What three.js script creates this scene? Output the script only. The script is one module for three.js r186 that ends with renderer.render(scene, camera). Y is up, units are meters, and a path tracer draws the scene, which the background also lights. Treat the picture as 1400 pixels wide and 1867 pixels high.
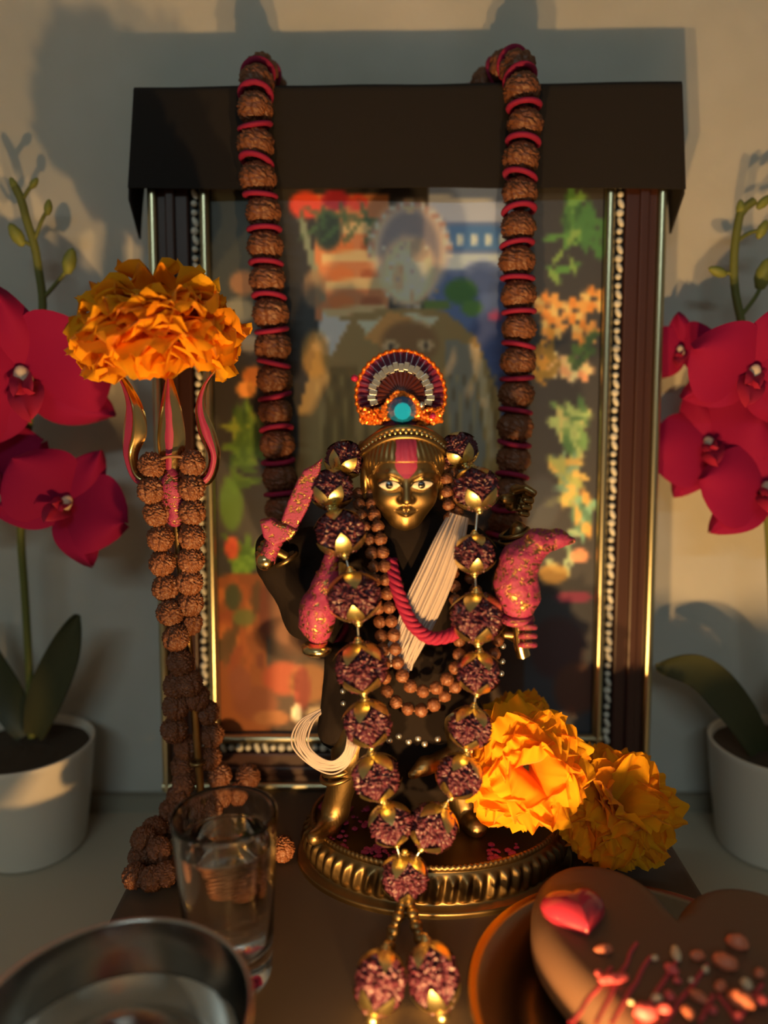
import * as THREE from 'three';
import { mergeGeometries, mergeVertices } from 'three/addons/utils/BufferGeometryUtils.js';
import { RoundedBoxGeometry } from 'three/addons/geometries/RoundedBoxGeometry.js';
import { ImprovedNoise } from 'three/addons/math/ImprovedNoise.js';
import { MarchingCubes } from 'three/addons/objects/MarchingCubes.js';
import { RectAreaLightUniformsLib } from 'three/addons/lights/RectAreaLightUniformsLib.js';

// ---------------------------------------------------------------- camera, lights, exposure
const TABLE = 0.75, TOP = 0.796, PITCH = THREE.MathUtils.degToRad(10);   // table top, platform top, camera tilt
const scene = new THREE.Scene();
const renderer = new THREE.WebGLRenderer({ antialias: true });
renderer.toneMapping = THREE.LinearToneMapping;
renderer.toneMappingExposure = 1.0;
renderer.shadowMap.enabled = true;
const camera = new THREE.PerspectiveCamera(2 * THREE.MathUtils.radToDeg(Math.atan(933.5 / 1400)), 1400 / 1867, 0.01, 20);
camera.position.set(0, TOP + 0.222, 0.328);
camera.rotation.x = -PITCH;
camera.focus = 0.335; camera.userData.fStop = 3.3;
scene.add(camera);
scene.background = new THREE.Color(0x000000);
RectAreaLightUniformsLib.init();
const COOL = new THREE.Color().setRGB(0.78, 1.0, 1.0), WARM = new THREE.Color().setRGB(1, 0.56, 0.19);
const tubePower = 29, flamePower = 0.235;
// the cool tube lamp on the wall opposite the altar (its fitting is built with the room below)
const tube = new THREE.RectAreaLight(COOL, tubePower, 1.2, 0.06);
tube.position.set(-0.25, 2.15, 2.54); tube.lookAt(-0.25, 1.0, -0.1); scene.add(tube);

// ---------------------------------------------------------------- helpers
let seed = 7;
const rnd = () => { seed = (seed + 0x6d2b79f5) | 0; let t = Math.imul(seed ^ (seed >>> 15), 1 | seed); t = (t + Math.imul(t ^ (t >>> 7), 61 | t)) ^ t; return ((t ^ (t >>> 14)) >>> 0) / 4294967296; };
const rr = (a, b) => a + (b - a) * rnd();
const noise = new ImprovedNoise();
const N3 = (x, y, z) => noise.noise(x + 31.3, y + 17.7, z + 5.1);
const V = (x, y, z) => new THREE.Vector3(x, y, z);
const R = (d) => d * Math.PI / 180;
const used = new Map();
const numbered = (n) => { const k = used.get(n) || 0; used.set(n, k + 1); return k ? n + '_' + String(k).padStart(3, '0') : n; };
function shade(o) { o.castShadow = true; o.receiveShadow = true; return o; }
function tag(o, label, category, group, kind) { Object.assign(o.userData, { label, category }); if (group) o.userData.group = group; if (kind) o.userData.kind = kind; return o; }
function thing(name, label, category, pos = V(0, 0, 0), group) { const g = new THREE.Group(); g.name = numbered(name); g.position.copy(pos); scene.add(g); return tag(g, label, category, group); }
function part(name, geo, mat, parent, pos) { const m = shade(new THREE.Mesh(geo, mat)); m.name = name; if (pos) m.position.copy(pos); parent.add(m); return m; }
function struct(name, geo, mat, pos) { const m = part(name, geo, mat, scene, pos); m.userData.kind = 'structure'; return m; }
// a photo pixel gives a direction; the distance comes from a plane that the thing stands on or in
const F = V(0, -Math.sin(PITCH), -Math.cos(PITCH)), U = V(0, Math.cos(PITCH), -Math.sin(PITCH));
function dirOf(px, py) { return F.clone().addScaledVector(U, (933.5 - py) / 1400).add(V((px - 700) / 1400, 0, 0)); }
function P(px, py, z) { const d = dirOf(px, py); return camera.position.clone().addScaledVector(d, (z - camera.position.z) / d.z); }
function G(px, py, h = 0) { const d = dirOf(px, py); return camera.position.clone().addScaledVector(d, (TOP + h - camera.position.y) / d.y); }
const depth = (p) => p.clone().sub(camera.position).dot(F);
const S = (pixels, p) => pixels * depth(p) / 1400;
const loc = (p, g) => p.clone().sub(g.position);
function tubeGeo(pts, r, seg = 0, rad = 8, closed = false) { return new THREE.TubeGeometry(new THREE.CatmullRomCurve3(pts, closed, 'centripetal'), seg || pts.length * 6, r, rad, closed); }
function clean(g) { g.deleteAttribute('uv'); g.deleteAttribute('normal'); const m = mergeVertices(g, 1e-6); m.computeVertexNormals(); return m; }
function grid(nu, nv, f) {                     // a sheet from f(u, v) with u, v in 0..1
  const pos = [], uv = [], idx = [];
  for (let j = 0; j <= nv; j++) for (let i = 0; i <= nu; i++) { const p = f(i / nu, j / nv); pos.push(p.x, p.y, p.z); uv.push(i / nu, j / nv); }
  for (let j = 0; j < nv; j++) for (let i = 0; i < nu; i++) { const a = j * (nu + 1) + i, b = a + 1, c = a + nu + 1, d = c + 1; idx.push(a, b, d, a, d, c); }
  const g = new THREE.BufferGeometry(); g.setAttribute('position', new THREE.Float32BufferAttribute(pos, 3)); g.setAttribute('uv', new THREE.Float32BufferAttribute(uv, 2)); g.setIndex(idx); g.computeVertexNormals(); return g;
}
function solid(nu, nv, f, t) {                 // the same sheet with thickness t
  const a = grid(nu, nv, f), n = a.attributes.normal, b = a.clone(), p = b.attributes.position;
  for (let i = 0; i < p.count; i++) p.setXYZ(i, p.getX(i) - n.getX(i) * t, p.getY(i) - n.getY(i) * t, p.getZ(i) - n.getZ(i) * t);
  const idx = Array.from(b.index.array); for (let i = 0; i < idx.length; i += 3) [idx[i], idx[i + 1]] = [idx[i + 1], idx[i]]; b.setIndex(idx);
  const pa = a.attributes.position, rim = [], W = nu + 1, ring = [];
  for (let i = 0; i < nu; i++) ring.push(i); for (let j = 0; j < nv; j++) ring.push(j * W + nu); for (let i = nu; i > 0; i--) ring.push(nv * W + i); for (let j = nv; j > 0; j--) ring.push(j * W);
  const pos = [], ix = []; ring.forEach((k) => pos.push(pa.getX(k), pa.getY(k), pa.getZ(k), p.getX(k), p.getY(k), p.getZ(k)));
  for (let k = 0; k < ring.length; k++) { const q = (k + 1) % ring.length; ix.push(2 * k, 2 * k + 1, 2 * q, 2 * q, 2 * k + 1, 2 * q + 1); }
  const e = new THREE.BufferGeometry(); e.setAttribute('position', new THREE.Float32BufferAttribute(pos, 3)); e.setAttribute('uv', new THREE.Float32BufferAttribute(new Array(ring.length * 4).fill(0), 2)); e.setIndex(ix); e.computeVertexNormals();
  b.computeVertexNormals(); return mergeGeometries([a, b, e]);
}
const merge = (list) => mergeGeometries(list.map((g) => { const h = g.index ? g : mergeVertices(g); for (const k of Object.keys(h.attributes)) if (k !== 'position' && k !== 'normal') h.deleteAttribute(k); return h; }));
const at = (g, x, y, z) => g.translate(x, y, z);
const alongY = (d) => new THREE.Quaternion().setFromUnitVectors(V(0, 1, 0), d.clone().normalize());
const lathe = (pts, n = 48) => new THREE.LatheGeometry(pts.map(([x, y]) => new THREE.Vector2(x, y)), n);
// fields meshed with marching cubes
const smin = (a, b, k) => { const h = Math.max(k - Math.abs(a - b), 0) / k; return Math.min(a, b) - h * h * k * 0.25; };
const cone = (x, y, z, a, b) => {              // distance to a tapered capsule; a, b = [x, y, z, r]
  const bx = b[0] - a[0], by = b[1] - a[1], bz = b[2] - a[2], t = Math.max(0, Math.min(1, ((x - a[0]) * bx + (y - a[1]) * by + (z - a[2]) * bz) / (bx * bx + by * by + bz * bz || 1e-9)));
  return Math.hypot(x - a[0] - bx * t, y - a[1] - by * t, z - a[2] - bz * t) - (a[3] + (b[3] - a[3]) * t);
};
const ell = (x, y, z, c, r) => { const k = Math.hypot((x - c[0]) / r[0], (y - c[1]) / r[1], (z - c[2]) / r[2]); return (k - 1) * Math.min(r[0], r[1], r[2]); };
function mcGeo(sdf, lo, hi, res) {
  const mc = new MarchingCubes(res, new THREE.MeshStandardMaterial(), false, false, 400000), hs = mc.halfsize, n = mc.size;
  const c = lo.map((v, i) => (v + hi[i]) / 2), h = lo.map((v, i) => (hi[i] - v) / 2);
  for (let k = 0; k < n; k++) for (let j = 0; j < n; j++) for (let i = 0; i < n; i++)
    mc.field[k * n * n + j * n + i] = -sdf(c[0] + h[0] * (i - hs) / hs, c[1] + h[1] * (j - hs) / hs, c[2] + h[2] * (k - hs) / hs);
  mc.isolation = 0; mc.update();
  const p = mc.positionArray.slice(0, mc.count * 3);
  for (let i = 0; i < p.length; i += 3) for (let k = 0; k < 3; k++) p[i + k] = c[k] + h[k] * p[i + k];
  const g = new THREE.BufferGeometry(); g.setAttribute('position', new THREE.BufferAttribute(p, 3));
  const m = mergeVertices(g, 1e-4), ix = m.index.array, keep = [];
  for (let i = 0; i < ix.length; i += 3) if (ix[i] !== ix[i + 1] && ix[i] !== ix[i + 2] && ix[i + 1] !== ix[i + 2]) keep.push(ix[i], ix[i + 1], ix[i + 2]);
  m.setIndex(keep); m.computeVertexNormals(); return m;
}
function dataTex(n, f, srgb) {
  const d = new Uint8Array(n * n * 4);
  for (let j = 0; j < n; j++) for (let i = 0; i < n; i++) { const c = f(i / n, j / n); for (let k = 0; k < 3; k++) d[(j * n + i) * 4 + k] = Math.max(0, Math.min(255, c[k] * 255)); d[(j * n + i) * 4 + 3] = 255; }
  const t = new THREE.DataTexture(d, n, n); t.magFilter = THREE.LinearFilter; t.minFilter = THREE.LinearFilter; t.wrapS = t.wrapT = THREE.RepeatWrapping; if (srgb) t.colorSpace = THREE.SRGBColorSpace; t.needsUpdate = true; return t;
}
const fbm = (x, y, z = 0) => N3(x, y, z) + 0.5 * N3(2 * x, 2 * y, z + 9) + 0.25 * N3(4 * x, 4 * y, z + 3);
const tiled = (u, v, f, z) => {                // noise that repeats over 0..1
  const a = fbm(u * f, v * f, z), b = fbm((u - 1) * f, v * f, z), c = fbm(u * f, (v - 1) * f, z), d = fbm((u - 1) * f, (v - 1) * f, z);
  return (a * (1 - u) + b * u) * (1 - v) + (c * (1 - u) + d * u) * v;
};
const mat = (c, roughness = 0.6, more = {}) => { const m = new THREE.MeshPhysicalMaterial({ roughness, ...more }); if (Array.isArray(c)) m.color.setRGB(...c); else m.color.set(c); return m; };

// ---------------------------------------------------------------- materials
const plasterBump = dataTex(512, (u, v) => { const k = 0.5 + 0.3 * tiled(u, v, 26, 1) + 0.2 * tiled(u, v, 70, 4); return [k, k, k]; });
const plasterMap = dataTex(256, (u, v) => { const k = 0.06 * tiled(u, v, 6, 2); return [0.79 + k, 0.78 + k, 0.75 + k * 1.2]; }, true);
const M = {
  plaster: mat([1, 1, 1], 0.9, { map: plasterMap, bumpMap: plasterBump, bumpScale: 0.0006 }),
  paint: mat([0.62, 0.60, 0.55], 0.9), floor: mat([0.34, 0.28, 0.22], 0.6), skirting: mat([0.30, 0.27, 0.21], 0.7),
  table: mat([0.56, 0.49, 0.38], 0.45), lampBody: mat([0.8, 0.8, 0.8], 0.5),
  glow: mat([0.9, 0.9, 0.9], 0.6, { emissive: COOL, emissiveIntensity: 4 }),
  blackCloth: mat([0.013, 0.010, 0.010], 0.95),
  platformCloth: mat([0.115, 0.080, 0.060], 0.9),
  garment: mat([0.010, 0.006, 0.005], 0.85, { specularIntensity: 0.35 }),
  wood: mat([0.052, 0.016, 0.011], 0.45), darkWood: mat([0.012, 0.009, 0.008], 0.5), backing: mat([0.2, 0.14, 0.09], 0.8),
  gilt: mat([0.62, 0.56, 0.36], 0.30, { metalness: 1 }), pearl: mat([0.72, 0.70, 0.62], 0.22, { clearcoat: 0.6 }),
  gold: mat([0.80, 0.66, 0.30], 0.32, { metalness: 1 }), brass: mat([0.32, 0.21, 0.09], 0.40, { metalness: 1 }), brassDeep: mat([0.22, 0.145, 0.065], 0.40, { metalness: 1 }),
  brightBrass: mat([0.80, 0.58, 0.27], 0.2, { metalness: 1 }),
  seedMaroon: mat([0.090, 0.017, 0.034], 0.40, { clearcoat: 0.2, clearcoatRoughness: 0.35 }),
  seedBrown: mat([0.175, 0.062, 0.028], 0.5),
  redThread: mat([0.27, 0.003, 0.050], 0.8), whiteThread: mat([0.46, 0.38, 0.36], 0.85), cord: mat([0.25, 0.12, 0.06], 0.8),
  powder: mat([0.32, 0.024, 0.090], 0.55, { clearcoat: 0.2, clearcoatRoughness: 0.4 }),
  eyeWhite: mat([0.85, 0.78, 0.68], 0.25, { clearcoat: 0.6 }), pupil: mat([0.01, 0.008, 0.008], 0.2, { clearcoat: 0.8 }),
  marigold: mat([0.97, 0.43, 0.008], 0.85, { specularIntensity: 0.3, transmission: 0.36, thickness: 0, side: THREE.DoubleSide }),
  marigoldPale: mat([0.97, 0.48, 0.010], 0.85, { specularIntensity: 0.3, transmission: 0.36, thickness: 0, side: THREE.DoubleSide }),
  marigoldDeep: mat([0.95, 0.34, 0.006], 0.85, { specularIntensity: 0.3, transmission: 0.36, thickness: 0, side: THREE.DoubleSide }),
  calyx: mat([0.10, 0.16, 0.03], 0.7),
  orchid: mat([0.32, 0.006, 0.070], 0.8, { specularIntensity: 0.3, transmission: 0.2, thickness: 0, side: THREE.DoubleSide }), orchidLip: mat([0.36, 0.006, 0.05], 0.7, { side: THREE.DoubleSide }), orchidColumn: mat([0.75, 0.62, 0.48], 0.6),
  stem: mat([0.13, 0.15, 0.03], 0.65), bud: mat([0.20, 0.23, 0.045], 0.6), leaf: mat([0.045, 0.05, 0.02], 0.5, { side: THREE.DoubleSide }), soil: mat([0.06, 0.038, 0.022], 0.95), pot: mat([0.80, 0.73, 0.63], 0.35),
  glass: mat([1, 1, 1], 0.02, { transmission: 1, thickness: 0.02, ior: 1.5 }), water: mat([1, 1, 1], 0.0, { transmission: 1, thickness: 0.02, ior: 1.33 }),
  steel: mat([0.60, 0.58, 0.55], 0.16, { metalness: 1 }), plate: mat([0.24, 0.19, 0.14], 0.25, { metalness: 1 }),
  choc: mat([0.135, 0.070, 0.043], 0.5), redHeart: mat([0.40, 0.028, 0.06], 0.22, { clearcoat: 0.5 }), pinkIcing: mat([0.62, 0.07, 0.10], 0.5),
  nut: mat([0.75, 0.22, 0.12], 0.5), almond: mat([0.78, 0.62, 0.42], 0.6), pinkBit: mat([0.80, 0.12, 0.13], 0.5),
  clay: mat([0.30, 0.12, 0.06], 0.85), oil: mat([0.6, 0.45, 0.15], 0.05), wick: mat([0.5, 0.45, 0.4], 0.9), flame: mat([0.9, 0.5, 0.1], 1, { emissive: WARM, emissiveIntensity: 25 }),
  purple: mat([0.16, 0.012, 0.05], 0.32, { clearcoat: 0.4 }), darkPurple: mat([0.05, 0.008, 0.035], 0.35, { clearcoat: 0.4 }), maroonFoil: mat([0.10, 0.02, 0.018], 0.35, { metalness: 0.3 }), orangeFoil: mat([0.90, 0.24, 0.03], 0.32, { metalness: 0.55 }), silver: mat([0.72, 0.72, 0.70], 0.25, { metalness: 0.9 }),
  gem: mat([0.005, 0.17, 0.42], 0.15, { clearcoat: 0.4, clearcoatRoughness: 0.03, flatShading: true }), gemTable: mat([0.01, 0.42, 0.95], 0.08, { clearcoat: 1, clearcoatRoughness: 0.03 }), ruby: mat([0.5, 0.01, 0.08], 0.1, { clearcoat: 1 }),
};
// brass smeared with red powder: patches of powder with edges of their own
const smearMask = (u, v) => { const k = tiled(u, v, 8, 6) * 1.0 + 0.9 * tiled(u, v, 26, 8); return Math.max(0, Math.min(1, (k + 0.30) * 4)); };
M.smear = mat([1, 1, 1], 1, { metalness: 1,
  map: dataTex(256, (u, v) => { const k = smearMask(u, v), g = 0.06 * tiled(u, v, 40, 2); return [0.66 + (0.58 - 0.66) * k + g, 0.52 + (0.18 - 0.52) * k + g, 0.32 + (0.36 - 0.32) * k + g]; }, true),
  roughnessMap: dataTex(256, (u, v) => { const k = smearMask(u, v); return [0, 0.32 + 0.28 * k, 1 - k]; }), bumpMap: dataTex(256, (u, v) => { const k = smearMask(u, v) * 0.6 + 0.4 * (0.5 + 0.5 * tiled(u, v, 50, 5)); return [k, k, k]; }), bumpScale: 0.0004 });
M.smear.metalnessMap = M.smear.roughnessMap;
const boxUV = (g, s = 40) => { const p = g.attributes.position, uv = new Float32Array(p.count * 2); for (let i = 0; i < p.count; i++) { uv[2 * i] = p.getX(i) * s + p.getZ(i) * s * 0.4; uv[2 * i + 1] = p.getY(i) * s; } g.setAttribute('uv', new THREE.BufferAttribute(uv, 2)); return g; };

// ---------------------------------------------------------------- the room
const WZ = -0.117;
const box = (x0, x1, y0, y1, z0, z1) => at(new THREE.BoxGeometry(x1 - x0, y1 - y0, z1 - z0), (x0 + x1) / 2, (y0 + y1) / 2, (z0 + z1) / 2);
{
  const wb = box(-1.7, 1.7, 0, 2.6, WZ - 0.1, WZ); const p = wb.attributes.position, uv = wb.attributes.uv; for (let i = 0; i < p.count; i++) uv.setXY(i, p.getX(i) * 3.1, p.getY(i) * 3.1);
  struct('wall_back', wb, M.plaster);
  struct('wall_left', box(-1.7, -1.6, 0, 2.6, WZ, 2.7), M.paint); struct('wall_right', box(1.6, 1.7, 0, 2.6, WZ, 2.7), M.paint);
  struct('wall_front', box(-1.7, 1.7, 0, 2.6, 2.6, 2.7), M.paint);
  struct('floor', box(-1.7, 1.7, -0.1, 0, WZ - 0.1, 2.7), M.floor); struct('ceiling', box(-1.7, 1.7, 2.6, 2.7, WZ - 0.1, 2.7), M.paint);
  struct('trim_1', box(-0.62, 0.62, TABLE, TABLE + 0.011, WZ, WZ + 0.006), M.skirting);
  const t = thing('table', 'pale grey table along the wall carrying the whole altar', 'table', V(0, 0, 0.17));
  part('tabletop', at(new RoundedBoxGeometry(1.24, 0.03, 0.56, 3, 0.004), 0, TABLE - 0.015, -0.005), M.table, t);
  for (const [x, z] of [[-0.57, -0.24], [0.57, -0.24], [-0.57, 0.23], [0.57, 0.23]]) part('leg', at(new RoundedBoxGeometry(0.045, 0.72, 0.045, 2, 0.004), x, 0.36, z), M.table, t);
  const l = thing('tube_lamp', 'white cool tube lamp high on the wall facing the altar', 'lamp', V(-0.25, 2.15, 2.6));
  part('housing', at(new RoundedBoxGeometry(1.26, 0.09, 0.03, 3, 0.006), 0, 0, -0.0155), M.lampBody, l);
  part('diffuser', at(new RoundedBoxGeometry(1.2, 0.06, 0.012, 3, 0.004), 0, 0, -0.037), M.glow, l);
}
// the black platform
{
  const t = thing('platform', 'low platform covered in black cloth under the statue and frame', 'platform', V(0.0125, TABLE, 0.0475));
  part('cover', at(new RoundedBoxGeometry(0.255, TOP - TABLE, 0.305, 4, 0.004), 0, (TOP - TABLE) / 2, 0), M.platformCloth, t);
}

// ---------------------------------------------------------------- picture frame
const FZ = -0.058, LEAN = R(4.8), FW = 0.264, FH = 0.3608, FX = 0.0118;
const frame = thing('picture_frame', 'framed devotional picture with pearl string and gilt edging leaning on the wall', 'picture', V(FX, TOP, FZ));
frame.rotation.x = -LEAN; frame.updateMatrixWorld(true);
function Pf(px, py, off = 0) {                 // pixel to the frame's face, off metres in front of it
  const n = V(0, Math.sin(LEAN), Math.cos(LEAN)), o = V(FX, TOP, FZ).addScaledVector(n, off), d = dirOf(px, py);
  return camera.position.clone().addScaledVector(d, o.sub(camera.position).dot(n) / d.dot(n));
}
{
  const canvas = document.createElement('canvas'); canvas.width = 768; canvas.height = 1076;
  const c = canvas.getContext('2d'), sx = 768 / 716, sy = 1076 / 1095;      // laid out over the print's own face
  const X = (x) => (x - 372) * sx, Y = (y) => (y - 252) * sy;
  c.fillStyle = '#2b2a2c'; c.fillRect(0, 0, 768, 1076);
  const spot = (x, y, rx, ry, col, a = 1, rot = 0) => { c.save(); c.globalAlpha = a; c.translate(X(x), Y(y)); c.rotate(rot); c.scale(rx * sx, ry * sy); const g = c.createRadialGradient(0, 0, 0, 0, 0, 1); g.addColorStop(0, col); g.addColorStop(0.75, col); g.addColorStop(1, col + '00'); c.fillStyle = g; c.beginPath(); c.arc(0, 0, 1, 0, 7); c.fill(); c.restore(); };
  const poly = (pts, col, a = 1) => { c.globalAlpha = a; c.fillStyle = col; c.beginPath(); pts.forEach(([x, y], i) => (i ? c.lineTo(X(x), Y(y)) : c.moveTo(X(x), Y(y)))); c.fill(); c.globalAlpha = 1; };
  poly([[770, 170], [930, 170], [930, 760], [770, 760]], '#53689a'); poly([[770, 330], [930, 345], [930, 385], [770, 375]], '#8e9dbb'); poly([[780, 385], [930, 392], [930, 430], [780, 428]], '#3d64a0'); for (let i = 0; i < 5; i++) spot(800 + i * 26, 412, 8, 13, '#b9c4c6', 0.8);
  poly([[780, 436], [930, 440], [930, 470], [780, 466]], '#8fa4c8'); spot(870, 480, 46, 34, '#46598a'); spot(890, 620, 60, 90, '#3f4c7c'); spot(895, 550, 16, 12, '#b0406a', 0.7); spot(850, 690, 60, 60, '#4a4e66');
  poly([[560, 330], [700, 330], [700, 560], [560, 560]], '#a9714a'); for (let k = 0; k < 4; k++) { poly([[575, 385 + 50 * k], [690, 380 + 50 * k], [690, 400 + 50 * k], [575, 405 + 50 * k]], '#d8ae86', 0.8); spot(610, 425 + 50 * k, 26, 16, '#b36a34', 0.9); spot(665, 425 + 50 * k, 22, 14, '#8f4f2c', 0.9); }
  spot(545, 350, 34, 28, '#c0412e'); spot(600, 340, 30, 20, '#8f2838'); spot(640, 345, 22, 15, '#b24032'); spot(585, 395, 30, 40, '#2c3a34'); for (let k = 0; k < 12; k++) spot(540 + 14 * k * 0.9, 380 + 20 * Math.sin(k * 2), 5, 30, '#3c5a40', 0.8, k);
  poly([[530, 370], [545, 380], [580, 520], [566, 520]], '#6f7f72', 0.9);
  // pale arched halo and headgear
  spot(735, 430, 80, 98, '#cbb8a6'); spot(735, 430, 64, 84, '#7d7a86'); spot(733, 470, 58, 72, '#c9b49c'); spot(733, 475, 40, 52, '#d6c5ae'); spot(752, 430, 20, 24, '#93887e', 0.8); spot(716, 480, 12, 30, '#b59a80', 0.8); spot(735, 350, 14, 16, '#c9ab92');
  for (let k = 0; k < 40; k++) spot(735 + rr(-50, 50), 480 + rr(-60, 60), 4, 4, ['#e5d8c4', '#a88d70', '#8d8590'][k % 3], 0.7);
  for (let k = 0; k < 26; k++) { const a = Math.PI * (1 + k / 25); spot(735 + 74 * Math.cos(a), 440 + 92 * Math.sin(a), 6, 6, k % 2 ? '#e0cfc0' : '#9f7f78', 0.9); }
  // cream and ochre drapery
  poly([[560, 620], [610, 550], [700, 535], [800, 540], [860, 590], [905, 700], [915, 900], [520, 900], [530, 720]], '#8a7448'); poly([[640, 560], [740, 545], [790, 552], [740, 600], [660, 590]], '#d4c6a8'); poly([[700, 540], [745, 556], [690, 610], [650, 590]], '#b8874a');
  poly([[575, 545], [625, 560], [590, 625], [555, 610]], '#cbbfc0'); spot(735, 600, 60, 48, '#7a5a34'); spot(700, 605, 18, 12, '#b7a27e', 0.9); spot(765, 603, 18, 12, '#b7a27e', 0.9); spot(702, 606, 6, 8, '#3a2a20'); spot(766, 604, 6, 8, '#3a2a20');
  poly([[800, 590], [845, 600], [880, 800], [860, 900], [820, 900]], '#76746a'); poly([[590, 640], [640, 640], [620, 900], [560, 900]], '#6e5a2c'); poly([[845, 600], [866, 610], [905, 800], [890, 820]], '#b9b09a', 0.6);
  for (let k = 0; k < 30; k++) { c.save(); c.globalAlpha = 0.45; c.strokeStyle = k % 2 ? '#4a3c1e' : '#a89660'; c.lineWidth = 4; c.beginPath(); const x = 560 + k * 12; c.moveTo(X(x), Y(660)); c.quadraticCurveTo(X(x + 20), Y(760), X(x + rr(-20, 20)), Y(900)); c.stroke(); c.restore(); }
  spot(830, 505, 34, 26, '#3e6a34'); spot(850, 535, 22, 16, '#4f7a3c'); spot(785, 530, 30, 10, '#5a7438');
  // flowers and leaves on both sides
  const sprig = (x, y, n, len, cols, sp) => { for (let k = 0; k < n; k++) { const a = rr(-1.2, 1.2) + sp; spot(x + rr(-24, 24), y + rr(-40, 40), rr(5, 9), len * rr(0.5, 1), cols[k % cols.length], 0.9, a); } };
  poly([[960, 330], [1095, 330], [1095, 1350], [960, 1350]], '#34363c'); sprig(1040, 370, 26, 34, ['#3f6a3c', '#5d8a4c', '#2f5034'], 0.4); sprig(1020, 440, 10, 30, ['#4a7a44', '#6a8c50'], 0.2); sprig(1075, 410, 10, 34, ['#3d6840'], -0.2);
  for (const [x, y] of [[1040, 540], [1000, 570], [1060, 580], [990, 530], [1075, 520]]) for (let k = 0; k < 7; k++) spot(x + 17 * Math.cos(k * 0.9), y + 15 * Math.sin(k * 0.9), 12, 9, ['#c98e50', '#d6a76c', '#b77b3c'][k % 3], 0.95, k * 0.9);
  for (const [x, y] of [[1045, 650], [1010, 640]]) for (let k = 0; k < 7; k++) spot(x + 22 * Math.cos(k * 0.9), y + 12 * Math.sin(k * 0.9), 14, 9, ['#d9b48c', '#c99070', '#e2c6a4'][k % 3], 0.9, k);
  sprig(1060, 610, 10, 26, ['#41623c', '#324e3a'], 0.8); sprig(985, 620, 12, 30, ['#a5803a', '#7c6a34'], 0.1);
  sprig(1040, 760, 34, 36, ['#5d8458', '#8aa674', '#a3a878', '#456c4a'], -0.8); sprig(1030, 860, 26, 36, ['#8c9a60', '#6d9484', '#b3a060'], -0.9); sprig(1060, 930, 14, 34, ['#6a9b8c', '#4d7464', '#c79c58'], 0.2); spot(985, 900, 40, 60, '#40444e', 0.8); sprig(1030, 985, 8, 26, ['#6f8a74', '#8fa88c'], -1.3); spot(1060, 1000, 20, 16, '#c7896c', 0.9); spot(1010, 1035, 34, 22, '#a07e40', 0.8); spot(1050, 1080, 40, 14, '#8e2c50', 0.7); spot(1020, 1180, 60, 70, '#3a2a2e'); spot(1060, 1260, 50, 60, '#4a3028');
  poly([[362, 330], [450, 330], [450, 560], [362, 560]], '#30332f'); spot(430, 490, 30, 26, '#7a5a3c', 0.9); spot(420, 540, 34, 26, '#8a8a7c', 0.6); spot(440, 600, 24, 20, '#8f8e88', 0.7); spot(450, 660, 30, 22, '#b06a30', 0.9); spot(432, 685, 22, 18, '#c9843c', 0.8); spot(560, 620, 30, 50, '#9c7a38', 0.8); spot(560, 500, 24, 40, '#7e6a52', 0.8);
  sprig(430, 760, 30, 46, ['#3d5a26', '#55742c', '#2b4522', '#718030'], -0.7); sprig(420, 830, 16, 40, ['#4d6c28', '#3a5622'], -0.8); spot(400, 900, 26, 60, '#3c5a22', 0.9); sprig(425, 1000, 14, 50, ['#4c7024', '#3a5a20', '#5f8430'], -0.3); spot(400, 985, 16, 26, '#b5402c', 0.8);
  poly([[362, 1040], [460, 1030], [470, 1350], [362, 1350]], '#6a3c1c'); for (let k = 0; k < 26; k++) spot(370 + rr(0, 110), 1060 + rr(0, 160), rr(6, 16), rr(16, 44), ['#7c4420', '#8c5428', '#542818', '#43331c', '#6c361c'][k % 5], 0.85, rr(-0.4, 0.4));
  spot(400, 1080, 18, 30, '#2c3826', 0.9); spot(420, 1120, 24, 20, '#4c5a2c', 0.8);
  poly([[470, 880], [960, 880], [960, 1350], [470, 1350]], '#33241d'); spot(520, 1100, 60, 110, '#5a3a28'); spot(495, 1240, 46, 40, '#7a3620'); spot(545, 1250, 44, 46, '#80552e'); spot(530, 1260, 18, 50, '#74241e', 0.9); spot(440, 1290, 50, 40, '#5e3420'); spot(520, 1310, 12, 22, '#d8c4a8'); spot(560, 1310, 26, 18, '#9a8a70'); spot(470, 1320, 40, 20, '#724a2c'); spot(410, 1250, 26, 40, '#643828', 0.8);
  c.globalAlpha = 1; c.globalCompositeOperation = 'color-dodge'; c.fillStyle = '#4c4844'; c.fillRect(0, 0, 768, 1076); c.globalCompositeOperation = 'source-over';
  const small = document.createElement('canvas'); small.width = 110; small.height = 154; const sc = small.getContext('2d'); sc.drawImage(canvas, 0, 0, 110, 154); c.imageSmoothingEnabled = true; c.drawImage(small, 0, 0, 768, 1076);
  const tex = new THREE.CanvasTexture(canvas); tex.colorSpace = THREE.SRGBColorSpace;
  const print = mat([1, 1, 1], 0.5, { map: tex });
  const h = FW / 2;
  part('backing_board', at(new THREE.BoxGeometry(FW - 0.004, FH - 0.004, 0.006), 0, FH / 2, -0.016), M.backing, frame);
  const pw = FW - 0.062, ph = FH - 0.054;
  part('picture_print', at(new THREE.PlaneGeometry(pw, ph), 0, 0.031 + ph / 2, -0.0045), print, frame).userData.label = 'colourful print of a draped shrine figure among flowers and leaves';
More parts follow.
